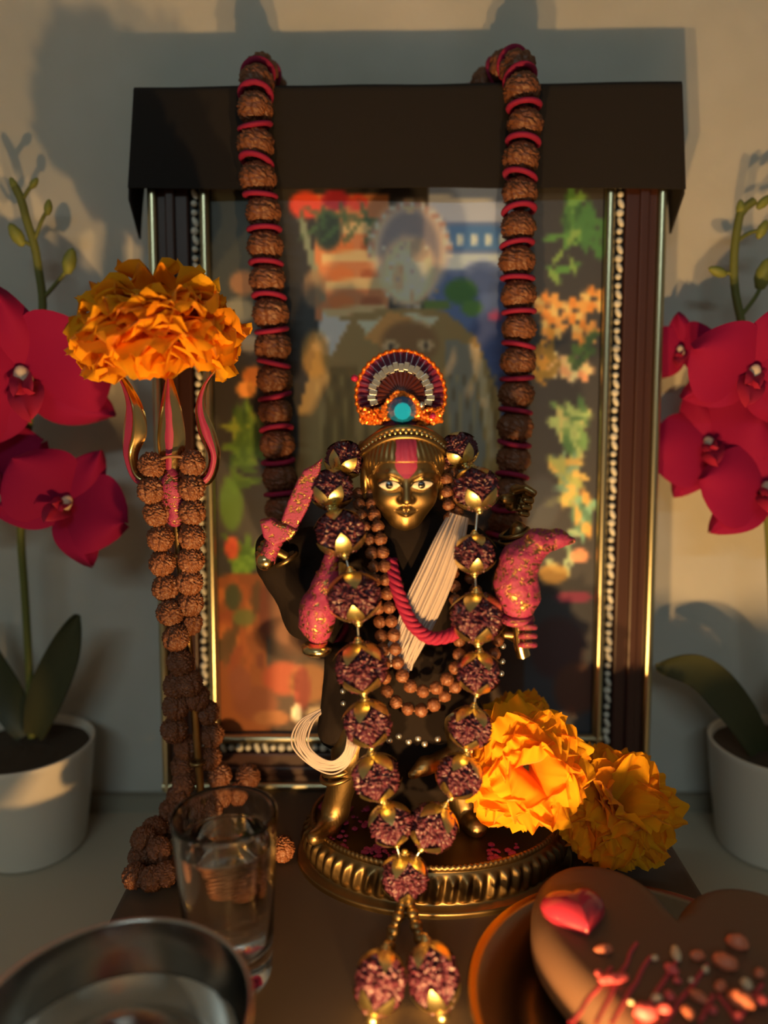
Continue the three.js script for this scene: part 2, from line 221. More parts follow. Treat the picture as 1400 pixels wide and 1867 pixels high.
  const prof = (a, b, zf, zb) => { // four mitred rails between insets a and b
    const s = new THREE.Shape([new THREE.Vector2(-h + a, a), new THREE.Vector2(h - a, a), new THREE.Vector2(h - a, FH - a), new THREE.Vector2(-h + a, FH - a)]);
    s.holes.push(new THREE.Path([new THREE.Vector2(-h + b, b), new THREE.Vector2(-h + b, FH - b), new THREE.Vector2(h - b, FH - b), new THREE.Vector2(h - b, b)]));
    return at(new THREE.ExtrudeGeometry(s, { depth: zf - zb - 0.002, bevelEnabled: true, bevelSize: 0.001, bevelThickness: 0.001, bevelOffset: -0.001, bevelSegments: 2 }), 0, 0, zb + 0.001);
  };
  part('moulding', prof(0.004, 0.0205, 0, -0.018), M.wood, frame); part('inner_strip', prof(0.0195, 0.031, -0.004, -0.018), M.darkWood, frame);
  part('moulding_ridge', prof(0.009, 0.014, 0.0025, -0.004), M.wood, frame);
  const rod = (inset, r, z, name) => { const a = -h + inset, b = h - inset; for (const [p, q] of [[V(a, inset, z), V(a, FH - inset, z)], [V(b, inset, z), V(b, FH - inset, z)], [V(a, inset, z), V(b, inset, z)], [V(a, FH - inset, z), V(b, FH - inset, z)]]) { const d = q.clone().sub(p), m = part(name, new THREE.CylinderGeometry(r, r, d.length() + 2 * r, 14), M.gilt, frame, p.clone().add(q).multiplyScalar(0.5)); m.quaternion.copy(alongY(d)); } };
  rod(0.0026, 0.0026, 0.0005, 'outer_gilt_rod'); rod(0.0285, 0.0026, -0.001, 'inner_gilt_rod');
  const pg = [new THREE.SphereGeometry(0.0021, 12, 8), new THREE.SphereGeometry(0.0017, 12, 8), at(new THREE.SphereGeometry(0.0019, 12, 8).scale(0.8, 1.5, 0.9).rotateZ(0.4), 0.0004, 0, 0)];
  let k = 0; const pearl = (x, y) => { part('pearl', pg[[0, 1, 2, 2, 1][k++ % 5]], M.pearl, frame, V(x, y, -0.0015)); };
  for (let y = 0.0235; y < 0.322; y += 0.00455) { pearl(-h + 0.0232, y); pearl(h - 0.0232, y); }
  for (let x = -h + 0.028; x < h - 0.026; x += 0.00455) pearl(x, 0.0232);
}
// black cloth folded over the top of the frame
{
  const t = thing('black_cloth', 'black cloth folded over the top edge of the picture frame', 'cloth', V(FX, TOP, FZ)); t.rotation.x = -LEAN;
  const hw = FW / 2 + 0.0035, drop = 0.0495;
  const f = (u, v) => {
    const s = (u - 0.5) * 2, along = v * (drop + 0.026 + 0.05); let x = s * hw, y, z;
    const fz = 0.0065, bz = -0.0215;
    if (along < drop) { y = FH + 0.004 - (drop - along); z = fz; } else if (along < drop + 0.026) { const k = (along - drop) / 0.026; y = FH + 0.0045 + 0.0006 * Math.sin(Math.PI * k); z = fz + (bz - fz) * k; } else { y = FH + 0.004 - (along - drop - 0.026); z = bz; }
    const low = along < drop ? 1 - along / drop : 0;
    x += s * 0.004 * low; y += 0.0012 * N3(s * 3, v * 2, 1) - 0.001 * low * s + 0.0015 * s; z += (0.0012 * N3(s * 5, 2, v) + 0.0012 * Math.sin(s * 5 + 1)) * low;
    return V(x, y, z);
  };
  part('fabric', solid(80, 60, f, 0.0011), M.blackCloth, t);
  for (const s of [-1, 1]) part('side_flap', solid(10, 16, (u, v) => V(s * (hw - 0.0008 + 0.0042 * (1 - v) + 0.003 * u * (1 - v)), FH + 0.0032 + s * 0.0015 - (1 - v) * (drop + 0.003 + 0.013 * u), 0.0055 - 0.025 * u + 0.001 * Math.sin(v * 7)), 0.0011), M.blackCloth, t);
}

// ---------------------------------------------------------------- seed beads
function seedGeo(k, seg, amp, f, squash = 1) {
  const g = clean(new THREE.SphereGeometry(1, seg, Math.round(seg * 0.7))), p = g.attributes.position, o = k * 13.7;
  for (let i = 0; i < p.count; i++) {
    const v = V(p.getX(i), p.getY(i), p.getZ(i)), wx = 0.22 * N3(v.x * 2 + o, v.y * 2, v.z * 2), wy = 0.22 * N3(v.y * 2, v.z * 2 + o, v.x * 2);
    const a = N3(v.x * f + o + wx * f, v.y * f + wy * f, v.z * f), b = N3(v.x * f * 1.9 + 40, v.y * f * 1.9 + o, v.z * f * 1.9), th = Math.atan2(v.x, v.z);
    const ridge = Math.pow(Math.max(0, 1 - Math.abs(a) * 3.0), 1.0), r2 = Math.max(0, 1 - Math.abs(b) * 3), groove = Math.exp(-Math.pow((((th / (2 * Math.PI) * 5 + 50.5) % 1) - 0.5) * 9, 2)) * (1 - Math.abs(v.y) ** 4);
    v.multiplyScalar(1 - amp * 0.75 + amp * (0.95 * ridge + 0.45 * r2 - 0.8 * groove)); v.y *= squash; p.setXYZ(i, v.x, v.y, v.z);
  }
  g.computeVertexNormals(); return g;
}
const bigSeeds = [1, 2, 3, 4].map((k) => seedGeo(k, 112, 0.21, 4.6)), midSeeds = [5, 6, 7].map((k) => seedGeo(k, 72, 0.19, 4.8)), dimSeeds = [8, 9, 10].map((k) => seedGeo(k, 56, 0.13, 4.0, 0.95)), smallSeeds = [11, 12, 13].map((k) => seedGeo(k, 30, 0.14, 3.2));
let seedNo = 0;
function seedAt(geos, m, parent, p, r, axis, sq = 1) { const b = part('bead', geos[seedNo++ % geos.length], m, parent, loc(p, parent)); b.scale.set(r, r * sq, r); b.quaternion.copy(alongY(axis)).multiply(new THREE.Quaternion().setFromAxisAngle(V(0, 1, 0), rr(0, 6.28))); return b; }

// strand of dark seeds with red thread knots hanging over the frame
{
  const t = thing('seed_garland', 'thick strand of brown seed beads with red thread rings hanging over the frame', 'garland', Pf(700, 160, 0));
  const ringG = clean(new THREE.TorusGeometry(1, 0.24, 8, 26).rotateX(Math.PI / 2).scale(1, 0.75, 1));
  const strand = (way, dx) => {
    const top = Pf(way[0][0], way[0][1], 0.004), pts = way.map(([x, y]) => Pf(x, y, 0.021));
    pts[0] = Pf(way[0][0], way[0][1], 0.008); pts.unshift(pts[0].clone().add(V(dx * 0.006, 0.002, -0.016))); pts.unshift(pts[0].clone().add(V(dx * 0.014, -0.012, -0.016)));
    const c = new THREE.CatmullRomCurve3(pts, false, 'centripetal'), len = c.getLength(), step = 0.0160, n = Math.floor(len / step);
    part('string', new THREE.TubeGeometry(c, 80, 0.0012, 6), M.redThread, t, V(0, 0, 0).sub(t.position));
    for (let i = 0; i <= n; i++) {
      const u = Math.min(1, i * step / len), p = c.getPointAt(u), d = c.getTangentAt(u), k = i > n - 8 ? 1 : 1;
      seedAt(dimSeeds, M.seedBrown, t, p, 0.0088 * k * rr(0.96, 1.04), d, 0.93);
      const u2 = Math.min(1, (i + 0.5) * step / len); if (i < n) { const q = c.getPointAt(u2), r = part('thread_ring', ringG, M.redThread, t, loc(q, t)); r.scale.setScalar(0.0071); r.quaternion.copy(alongY(c.getTangentAt(u2).add(V(rr(-0.25, 0.25), 0, rr(-0.2, 0.2))))); }
    }
  };
  strand([[472, 132], [465, 195], [466, 260], [470, 330], [480, 390], [484, 470], [492, 560], [498, 640], [502, 740], [508, 850], [520, 960], [545, 1060], [590, 1140], [660, 1190], [720, 1200]], 0.3);
  strand([[938, 118], [952, 172], [957, 220], [949, 300], [946, 390], [942, 470], [946, 560], [945, 640], [940, 740], [935, 850], [920, 960], [890, 1060], [850, 1140], [790, 1185], [745, 1195]], -1);
}

// ---------------------------------------------------------------- trident with its strand of beads and the marigold on it
const TZ = -0.006;
{
  const foot = G(372, 1536, 0); foot.z = TZ - 0.004;
  const t = thing('trident', 'brass trident smeared with red powder standing behind the shot glass', 'trident', V(foot.x, TOP, foot.z));
  const L = (x, y, z = TZ) => loc(P(x, y, z), t);
  part('shaft', tubeGeo([V(0, 0.003, 0), L(352, 1260), L(334, 1080), L(320, 940)], 0.0019, 40, 12), M.brass, t);
  part('foot', lathe([[0, 0], [0.016, 0], [0.016, 0.002], [0.008, 0.005], [0.003, 0.012], [0, 0.012]], 32), M.brass, t);
  const blade = (left, right, name) => {         // blade between two edges, thick in the middle
    const n = left.length, c1 = new THREE.CatmullRomCurve3(left.map(([x, y]) => L(x, y))), c2 = new THREE.CatmullRomCurve3(right.map(([x, y]) => L(x, y)));
    const side = (s) => grid(8, 40, (u, v) => { const a = c1.getPoint(v), b = c2.getPoint(v), w = a.distanceTo(b), q = a.lerp(b, u); q.z += s * (0.0006 + Math.min(0.0028, w * 0.35) * (1 - Math.abs(2 * u - 1))) * (u > 0 && u < 1 ? 1 : 0); return q; });
    part(name, merge([side(1), side(-1)]), M.brightBrass, t); return [c1, c2];
  };
  const stripe = (c1, c2, u0, u1, v0, v1) => part('powder_stripe', boxUV(grid(4, 40, (u, v) => { const k = v0 + (v1 - v0) * v, a = c1.getPoint(k), b = c2.getPoint(k), w = a.distanceTo(b), uu = u0 + (u1 - u0) * u + 0.05 * N3(v * 9, u * 2, u0 * 7); const q = a.lerp(b, uu); q.z += 0.0011 + Math.min(0.0028, w * 0.35) * (1 - Math.abs(2 * uu - 1)); return q; })), M.powder, t);
  let e = blade([[308, 672], [300, 700], [290, 760], [287, 810], [296, 860], [306, 880]], [[308, 672], [318, 700], [334, 760], [338, 810], [328, 860], [320, 880]], 'centre_prong'); stripe(...e, 0.34, 0.62, 0.06, 1);
  e = blade([[207, 672], [222, 705], [230, 740], [224, 790], [226, 835], [246, 880], [290, 892]], [[212, 670], [238, 700], [262, 745], [268, 790], [252, 832], [258, 858], [292, 878]], 'side_prong'); stripe(...e, 0.12, 0.45, 0.05, 0.92);
  e = blade([[393, 672], [368, 705], [356, 745], [362, 790], [380, 832], [372, 862], [330, 882]], [[396, 674], [378, 705], [376, 745], [394, 790], [402, 835], [384, 882], [332, 898]], 'side_prong'); stripe(...e, 0.3, 0.75, 0.05, 0.92);
  const boss = part('boss', lathe([[0, -0.016], [0.0028, -0.015], [0.0045, -0.012], [0.003, -0.010], [0.0042, -0.006], [0.0058, 0], [0.005, 0.005], [0.002, 0.0095], [0, 0.011]], 28), M.smear, t, L(315, 896, TZ + 0.002)); boxUV(boss.geometry); boss.rotation.z = 0.05;
  for (const [y, r] of [[938, 0.0037], [950, 0.0029], [1012, 0.0024], [1390, 0.0026]]) part('collar', new THREE.TorusGeometry(r, 0.0011, 8, 20).rotateX(Math.PI / 2), M.brass, t, L(320 + (y - 938) * 0.088, y));
}
{
  const base = P(320, 1000, TZ); const t = thing('bead_mala', 'orange-brown seed bead mala hung on the trident and heaped at its foot', 'beads', V(base.x, TOP, TZ));
  const d = V(0, 1, 0), zf = TZ + 0.0045;
  const list = [[277, 849, zf], [275, 894, zf + 0.002], [285, 936, zf], [292, 982, zf], [296, 1027, zf], [302, 1071, zf], [310, 1117, zf + 0.002], [321, 1163, zf + 0.004], [329, 1208, zf + 0.003], [345, 1245, zf + 0.002], [322, 1250, zf - 0.003], [321, 1288, zf - 0.002], [318, 1330, zf - 0.004],
    [350, 844, zf - 0.001], [349, 890, zf], [350, 933, zf], [350, 979, zf], [348, 1021, zf], [346, 1061, zf], [347, 1099, zf - 0.002], [345, 1135, zf - 0.005], [358, 1272, zf - 0.005], [378, 1299, zf - 0.009], [386, 1340, zf - 0.011], [381, 1381, zf - 0.012], [400, 1414, zf - 0.015], [340, 1362, zf - 0.012], [333, 1398, zf - 0.013], [336, 1426, zf - 0.010], [326, 1452, zf - 0.008], [312, 1478, zf - 0.004], [406, 1450, zf - 0.014], [438, 1446, zf - 0.018], [452, 1416, zf - 0.022], [352, 1482, zf - 0.006], [384, 1478, zf - 0.008]];
  const pile = [[306, 1506, 0.012], [281, 1512, 0.015], [262, 1530, 0.016], [291, 1550, 0.014], [257, 1562, 0.009], [246, 1597, 0.007], [303, 1593, 0.008], [277, 1602, 0.007], [330, 1580, 0.007], [352, 1606, 0.007], [372, 1560, 0.007], [390, 1590, 0.007], [418, 1574, 0.007], [440, 1540, 0.007], [470, 1524, 0.007], [515, 1547, 0.007], [340, 1530, 0.016], [366, 1516, 0.012], [410, 1512, 0.010]];
  const all = [...list.map(([x, y, z], i) => [P(x, y, z), i < 22 ? 24 : 22]), ...pile.map(([x, y, h]) => [G(x, y, h), 22.5])];
  all.forEach(([p, r], i) => seedAt(midSeeds, M.seedBrown, t, p, S(r, p), V(rr(-0.5, 0.5), 1, rr(-0.3, 0.3)), 1.02));
  const cordPts = [list.slice(0, 13), list.slice(13, 26)].map((l) => l.map(([x, y, z]) => loc(P(x, y, z), t)));
  for (const c of cordPts) part('string', tubeGeo(c, 0.0007, 90, 6), M.cord, t);
  part('string', tubeGeo([...cordPts[0]].slice(0, 1).concat([loc(P(296, 836, TZ + 0.006), t), loc(P(313, 832, TZ + 0.006), t), loc(P(332, 834, TZ + 0.006), t)], cordPts[1].slice(0, 1)), 0.0007, 30, 6), M.cord, t);
}

// ---------------------------------------------------------------- marigolds
function petalGeo(k, bend) {                     // radial claw, then a broad ruffled blade that folds outwards
  const ph = k * 2.1, spine = []; let y = 0, z = 0; for (let i = 0; i <= 40; i++) { const v = i / 40, e = Math.max(0, Math.min(1, (v - 0.42) / 0.45)), b = bend * e * e * (3 - 2 * e); spine.push([y, z, b]); y += Math.cos(b) / 40; z -= Math.sin(b) / 40; }
  return grid(16, 14, (u, v) => {
    const s = 2 * u - 1, w = (0.14 + 0.86 * Math.min(1, v * 1.5) ** 1.3) * (1 - 0.32 * Math.max(0, (v - 0.62) / 0.38) ** 2), edge = 1 - 0.20 * s ** 4 - 0.06 * s * s + 0.035 * Math.sin(s * 7 + ph) + 0.014 * Math.sin(s * 17 + ph * 2), vv = Math.max(0, v * edge);
    const [sy, sz, b] = spine[Math.min(40, Math.round(vv * 40))], f = (vv * 40) - Math.round(vv * 40), ry = sy + Math.cos(b) * f / 40, rz = sz - Math.sin(b) * f / 40;
    const r = 0.07 * v ** 3 * Math.sin(s * 5.4 + ph) + 0.04 * v ** 4 * Math.sin(s * 11 + ph * 1.7) + 0.012 * Math.sin(s * 20) * v - 0.09 * (1 - s * s) * v;
    return V(s * 0.40 * w, ry + Math.sin(b) * r, rz + Math.cos(b) * r);
  });
}
const petals = [0, 1, 2, 3, 4, 5, 6, 7].map((k) => petalGeo(k, [1.2, 0.7, 1.5, 0.95][k % 4]));
function marigold(label, centre, axis, r, squash, opts = {}) {
  const { n = 130, maxPolar = 112, group = 'marigold flower heads', seedAdd = 0, wide = 1.15, droop = 0 } = opts;
  const t = thing('marigold', label, 'flower', centre, group); seed = 100 + seedAdd;
  const q = alongY(axis), ga = Math.PI * (3 - Math.sqrt(5)), cmax = Math.cos(R(maxPolar)), mats = [M.marigold, M.marigold, M.marigoldPale, M.marigoldDeep];
  for (let i = 0; i < n; i++) {
    const k = (i + 0.5) / n, y = 1 - k * (1 - cmax), pol = Math.acos(Math.max(-1, Math.min(1, y))) + rr(-0.08, 0.08), az = i * ga + rr(-0.2, 0.2);
    const dir = V(Math.sin(pol) * Math.cos(az), Math.cos(pol), Math.sin(pol) * Math.sin(az)), tip = V(dir.x, dir.y * squash, dir.z).multiplyScalar(r * rr(0.86, 1.05));
    const root = V(dir.x * 0.12, -0.30 * squash + dir.y * 0.1, dir.z * 0.12).multiplyScalar(r), along = tip.clone().sub(root), len = along.length(); along.normalize();
    const out = V(0, 1, 0).addScaledVector(along, -along.y).normalize(); if (out.lengthSq() < 0.5) out.set(1, 0, 0);
    if (pol > 1.2) out.addScaledVector(along, 0).normalize();
    const side = new THREE.Vector3().crossVectors(along, out).normalize(), m = new THREE.Matrix4().makeBasis(side, along, out);
    const mesh = part('petal', petals[Math.floor(rnd() * 8)], mats[Math.floor(rnd() * 4)], t, root.clone().applyQuaternion(q));
    mesh.quaternion.copy(q).multiply(new THREE.Quaternion().setFromRotationMatrix(m)).multiply(new THREE.Quaternion().setFromEuler(new THREE.Euler(rr(-0.12, 0.12), rr(-0.35, 0.35), rr(-0.1, 0.1))));
    const w = len * rr(0.85, 1.1) * wide * (0.75 + 0.25 * k); mesh.scale.set(w, len, len);
  }
  const cx = part('calyx', clean(lathe([[0, -0.62], [0.07, -0.62], [0.13, -0.5], [0.19, -0.3], [0.16, -0.12], [0, -0.1]], 20).scale(r, r * 0.9 * squash + 0.004, r)), M.calyx, t); cx.quaternion.copy(q);
  return t;
}
marigold('bright orange marigold head balanced on the tips of the trident', P(287, 584, TZ + 0.002), V(0.03, 1, 0.10), 0.0400, 0.72, { n: 125, wide: 1.35, seedAdd: 1, maxPolar: 118 });
marigold('bright orange marigold resting on the statue base beside the bead garland', P(964, 1402, 0.026), V(0.12, 0.25, 1), 0.0300, 0.72, { n: 90, seedAdd: 2, wide: 1.5, maxPolar: 120 });
marigold('large round marigold standing behind the heart cake', P(1122, 1468, 0.004), V(0.1, 0.75, 0.65), 0.0300, 0.95, { n: 150, seedAdd: 3, maxPolar: 125 });
marigold('marigold half hidden behind the brighter one, against the frame', P(945, 1318, -0.014), V(0.0, 0.9, 0.3), 0.0190, 0.9, { n: 90, seedAdd: 4 });

// ---------------------------------------------------------------- the brass statue
const BX = 0.0235, idol = thing('statue', 'brass deity statue in black cloth on an oval brass base', 'statue', V(BX, TOP, -0.002));
const mm = (p) => loc(p, idol).multiplyScalar(1000), J = (x, y, z, r) => { const p = P(x, y, z / 1000), q = mm(p); return [q.x, q.y, q.z, S(r, p) * 1000]; };
{
  // oval base with gadroons
  const prof = [[1.0, 0], [1.0, 0.0022], [0.965, 0.0032], [0.93, 0.0045], [0.945, 0.0075], [0.945, 0.011], [0.93, 0.0145], [0.895, 0.0172], [0.885, 0.0180], [0.90, 0.0188], [0.90, 0.0202], [0.885, 0.0210], [0.865, 0.0208], [0.855, 0.0192], [0.5, 0.0190], [0.0, 0.0190]];
  const path = new THREE.CatmullRomCurve3(prof.map(([r, y]) => V(r, y * 20, 0)), false, 'centripetal'), NR = 62;
  part('base', clean(grid(560, 70, (u, v) => {
    const p = path.getPoint(v), th = u * Math.PI * 2, h = p.y / 20, band = Math.max(0, Math.min(1, (h - 0.0045) / 0.0025)) * Math.max(0, Math.min(1, (0.0168 - h) / 0.0025)) * (p.x > 0.87 ? 1 : 0);
    const c = Math.cos(NR * th + h * 160), k = p.x + band * 0.020 * (Math.pow(Math.abs(c), 0.7) * Math.sign(c));
    const rim = h > 0.0186 && p.x > 0.87 ? 0.0003 * Math.sin(th * 150) : 0;
    return V(0.0645 * k * Math.cos(th), Math.max(0, h + rim), 0.0455 * k * Math.sin(th));
  })), M.brassDeep, idol).userData.label = 'oval brass base with ridged petal band';
  // head in its own millimetre space
  const head = (x, y, z) => {
    const ax = Math.abs(x);
    let d = smin(ell(x, y, z, [0, 5, -2], [15.6, 15.5, 16.2]), ell(x, y, z, [0, -4.5, 1.5], [13, 15.5, 13.2]), 4);
    d = smin(d, cone(ax, y, z, [0, -16.2, 8.4, 3.6], [2, -15.8, 7.8, 3.4]), 5); d = smin(d, ell(ax, y, z, [7.2, -6.5, 8], [4.6, 4.4, 4.6]), 4);
    d = smin(d, cone(ax, y, z, [1.8, 2.9, 13.6, 0.9], [6, 4.6, 12.6, 0.9]), 1.6); d = smin(d, cone(ax, y, z, [6, 4.6, 12.6, 0.9], [11, 3.4, 9.2, 0.7]), 1.4);
    const sock = ell(ax, y, z, [6.2, -0.2, 14.6], [4.7, 2.9, 3.6]); d = -smin(-d, sock, 1.6);
    d = smin(d, ell(ax, y, z, [6.2, -0.3, 10.6], [4.4, 2.5, 2.6]), 0.7);
    d = smin(d, cone(ax, y, z, [2.6, 1.3, 13.2, 0.55], [6.2, 2.5, 13.0, 0.6]), 0.7); d = smin(d, cone(ax, y, z, [6.2, 2.5, 13.0, 0.6], [10.6, 0.2, 10.6, 0.5]), 0.7);
    d = smin(d, cone(x, y, z, [0, 2.5, 13.4, 1.2], [0, -5.2, 17.2, 1.9]), 1.8); d = smin(d, ell(ax, y, z, [1.9, -5.9, 15.2], [1.5, 1.3, 1.8]), 1.0);
    d = smin(d, cone(ax, y, z, [3.9, -10.1, 12.4, 0.5], [0.9, -9.5, 14.4, 0.95]), 0.8); d = smin(d, cone(ax, y, z, [3.4, -10.9, 12.4, 0.5], [0, -11.9, 14.0, 1.25]), 0.7);
    d = Math.max(d, -cone(ax, y, z, [0, -10.6, 15.4, 0.35], [4.2, -10.3, 13.0, 0.3]));
    const ear = Math.max(ell(ax, y, z, [15.8, -1, -1], [2.3, 7, 4.4]), -ell(ax, y, z, [18.2, -0.4, 0.2], [1.6, 4.6, 2.4])); d = smin(d, ear, 1); d = smin(d, ell(ax, y, z, [15.6, -8.4, 0], [1.8, 2.4, 2]), 1);
    const ang = Math.atan2(x, z + 3), hl = 9.6 - 0.010 * ax * ax - (ax > 10.5 ? (ax - 10.5) * 1.7 : 0) - Math.max(0, 3 - z) * 0.5;
    if (y > hl - 1.5) { const hair = Math.max(ell(x, y, z, [0, 5.6, -2], [16.5, 16.2, 17.1]), hl - y) - 0.15 + 0.16 * Math.sin(ang * 46 + y * 0.25) * Math.min(1, Math.max(0, (y - hl) / 2)); d = smin(d, hair, 0.5); }
    return d;
  };
  const headGeo = mcGeo(head, [-20, -22.5, -22], [20, 24.5, 21], 112);
  const drapeZ = (x, y) => { let z = 24; for (let i = 0; i < 60; i++) { const d = head(x, y, z); if (d < 0.03) break; z -= Math.max(0.05, d * 0.7); if (z < -5) break; } return z; };
  const hp = mm(P(737, 868, 0.006)), HR = new THREE.Matrix4().compose(V(hp.x, hp.y, hp.z), new THREE.Quaternion().setFromEuler(new THREE.Euler(0.13, 0.03, 0)), V(1.04, 1.04, 1.04));
  const MM = new THREE.Matrix4().makeScale(0.001, 0.001, 0.001), HM = MM.clone().multiply(HR);
  headGeo.applyMatrix4(HR);
  // trunk, four arms and legs as one field
  const sh = { l: J(628, 1000, -4, 26), r: J(858, 1000, -4, 26) };
  const limbs = [
    [J(740, 935, -4, 24), J(742, 990, -4, 36)], [J(742, 1010, -5, 60), J(745, 1130, -4, 54)], [J(745, 1130, -4, 54), J(745, 1260, -4, 56)],
    [sh.l, J(560, 1125, -4, 22)], [J(560, 1125, -4, 22), J(496, 1030, 4, 15)], [sh.l, J(600, 1110, 6, 20)], [J(600, 1110, 6, 20), J(588, 1060, 22, 16)],
    [sh.r, J(925, 1060, -8, 20)], [J(925, 1060, -8, 20), J(945, 965, -6, 15)], [sh.r, J(905, 1130, 4, 20)], [J(905, 1130, 4, 20), J(945, 1160, 22, 15)],
    [J(680, 1270, 2, 44), J(640, 1370, 6, 36)], [J(640, 1370, 6, 30), J(612, 1470, 4, 24)], [J(612, 1478, 4, 24), J(598, 1512, 10, 20)], [J(598, 1512, 8, 18), J(572, 1528, 22, 13)],
    [J(810, 1270, 2, 44), J(860, 1360, 14, 34)], [J(860, 1360, 14, 30), J(805, 1392, 18, 18)], [J(805, 1388, 18, 18), J(775, 1396, 24, 15)], [J(775, 1396, 24, 15), J(752, 1412, 28, 9)],
    [J(820, 1330, -4, 36), J(850, 1490, -2, 30)], [J(850, 1495, -2, 28), J(868, 1508, 12, 20)],
  ];
  const bodyF = (x, y, z) => { let d = 1e9; for (const [a, b] of limbs) d = smin(d, cone(x, y, z, a, b), 3); return d; };
  const lo = [1e9, 1e9, 1e9], hi = [-1e9, -1e9, -1e9]; limbs.flat().forEach((a) => { for (let k = 0; k < 3; k++) { lo[k] = Math.min(lo[k], a[k] - a[3] - 4); hi[k] = Math.max(hi[k], a[k] + a[3] + 4); } });
  const trunk = mcGeo(bodyF, lo, hi, 104);
  // closed fists: palm, four bent fingers and a thumb around a grip
  const fist = (x, y, z, size, ax, wr, tz = 0) => {
    const c = J(x, y, z, 1), a = V(...ax).normalize(), w = V(...wr).addScaledVector(a, -V(...wr).dot(a)).normalize(), n = new THREE.Vector3().crossVectors(a, w).normalize(); if (n.z < 0) n.negate();
    const pt = (i, j, k, r) => [c[0] + (a.x * i + n.x * j + w.x * k) * size, c[1] + (a.y * i + n.y * j + w.y * k) * size, c[2] + (a.z * i + n.z * j + w.z * k) * size, r * size];
    const segs = [[pt(-0.55, -0.45, 0.35, 0.34), pt(0.55, -0.45, 0.35, 0.36)], [pt(0, -0.2, 0.9, 0.36), pt(0, -0.1, 1.5, 0.34)]], fingers = [];
    for (let i = 0; i < 4; i++) { const s = -0.72 + i * 0.47, r = 0.235 - 0.012 * Math.abs(i - 1.6), l = [1, 1.08, 1.06, 0.9][i]; fingers.push([[pt(s, -0.45, -0.35 * l, r), pt(s, 0.22, -0.62 * l, r)], [pt(s, 0.22, -0.62 * l, r), pt(s, 0.72, -0.12, r * 0.95)], [pt(s, 0.72, -0.12, r * 0.95), pt(s, 0.6, 0.32, r * 0.88)], [pt(s, -0.45, 0.3, r), pt(s, -0.45, -0.35 * l, r)]]); }
    fingers.push([[pt(0.6, -0.2, 0.6, 0.27), pt(0.98, 0.45, 0.45, 0.25)], [pt(0.98, 0.45, 0.45, 0.25), pt(0.86, 0.95, 0.1, 0.2)]]);
    const f = (px, py, pz) => { let d = 1e9; for (const [p, q] of segs) d = smin(d, cone(px, py, pz, p, q), 0.25 * size); let e = 1e9; for (const fg of fingers) { let g = 1e9; for (const [p, q] of fg) g = Math.min(g, cone(px, py, pz, p, q)); e = smin(e, g, 0.07 * size); } return smin(d, e, 0.15 * size); };
    const e = 2 * size; return mcGeo(f, [c[0] - e, c[1] - e, c[2] - e], [c[0] + e, c[1] + e, c[2] + e], 56);
  };
  const fists = [fist(490, 1000, 10, 5.4, [0.5, 0.85, 0], [0.3, -0.9, -0.2]), fist(950, 912, -4, 6.6, [0.25, 1, 0.1], [-0.35, -0.9, 0]), fist(952, 1162, 27, 4.6, [0.05, 1, 0], [-1, 0.1, -0.3]), fist(588, 1058, 24, 4.2, [0.15, 1, 0], [0.6, 0.2, -0.8])];
  part('body', merge([headGeo, trunk, ...fists]).applyMatrix4(MM), M.brass, idol).userData.label = 'polished brass body with painted face and four arms';
  // black garment over trunk, arms and thighs
  const cl = [
    [J(742, 1000, -6, 92), J(745, 1120, -4, 84)], [J(745, 1120, -4, 84), J(745, 1250, -2, 96)], [J(745, 1250, -2, 100), J(745, 1350, -2, 122)],
    [J(632, 1000, -6, 40), J(562, 1120, -5, 42)], [J(566, 1120, -5, 44), J(500, 1032, 0, 32)], [J(600, 990, -8, 30), J(500, 1000, -4, 34)], [J(600, 1110, 2, 36), J(590, 1160, 8, 22)],
    [J(850, 1000, -6, 44), J(925, 1060, -10, 34)], [J(925, 1060, -10, 34), J(945, 985, -8, 26)], [J(850, 1010, -4, 36), J(905, 1130, 2, 30)], [J(690, 1260, -2, 70), J(618, 1330, 2, 30)], [J(622, 1200, -4, 30), J(615, 1330, 0, 34)], [J(800, 1260, 4, 66), J(868, 1350, 10, 34)],
  ];
  const clothF = (x, y, z) => { let d = 1e9; for (const [a, b] of cl) d = smin(d, cone(x, y, z, a, b), 5); const flat = (Math.abs(z + 2) - 19); d = -smin(-d, -flat, 6); return d + 0.5 * N3(x * 0.12, y * 0.07, z * 0.12) + 0.25 * N3(x * 0.4, y * 0.12, z * 0.4); };
  const lo2 = [1e9, 1e9, 1e9], hi2 = [-1e9, -1e9, -1e9]; cl.flat().forEach((a) => { for (let k = 0; k < 3; k++) { lo2[k] = Math.min(lo2[k], a[k] - Math.min(a[3], k === 2 ? 22 : 99) - 3); hi2[k] = Math.max(hi2[k], a[k] + Math.min(a[3], k === 2 ? 22 : 99) + 3); } });
  part('garment', mcGeo(clothF, lo2, hi2, 104).applyMatrix4(MM), M.garment, idol).userData.label = 'black cloth garment';
  // silver beads sewn along the hem and the side
  const hb = new THREE.SphereGeometry(0.0014, 10, 8);
  for (const [x, y, z] of [[727, 1342, 32], [745, 1352, 33], [762, 1346, 33], [774, 1356, 33], [798, 1347, 32], [690, 1352, 31], [710, 1350, 32], [622, 1235, 6], [625, 1260, 7], [626, 1282, 8], [630, 1305, 9], [917, 1178, 6], [916, 1206, 6], [914, 1228, 7]]) part('hem_bead', hb, M.silver, idol, loc(P(x, y, z / 1000), idol));
  // face: eyes, hairline, brows and the red mark
  const patch = (nu, nv, f, lift) => grid(nu, nv, (u, v) => { const [x, y, b] = f(u, v); return V(x, y, drapeZ(x, y) + lift + (b || 0)).applyMatrix4(HM); });
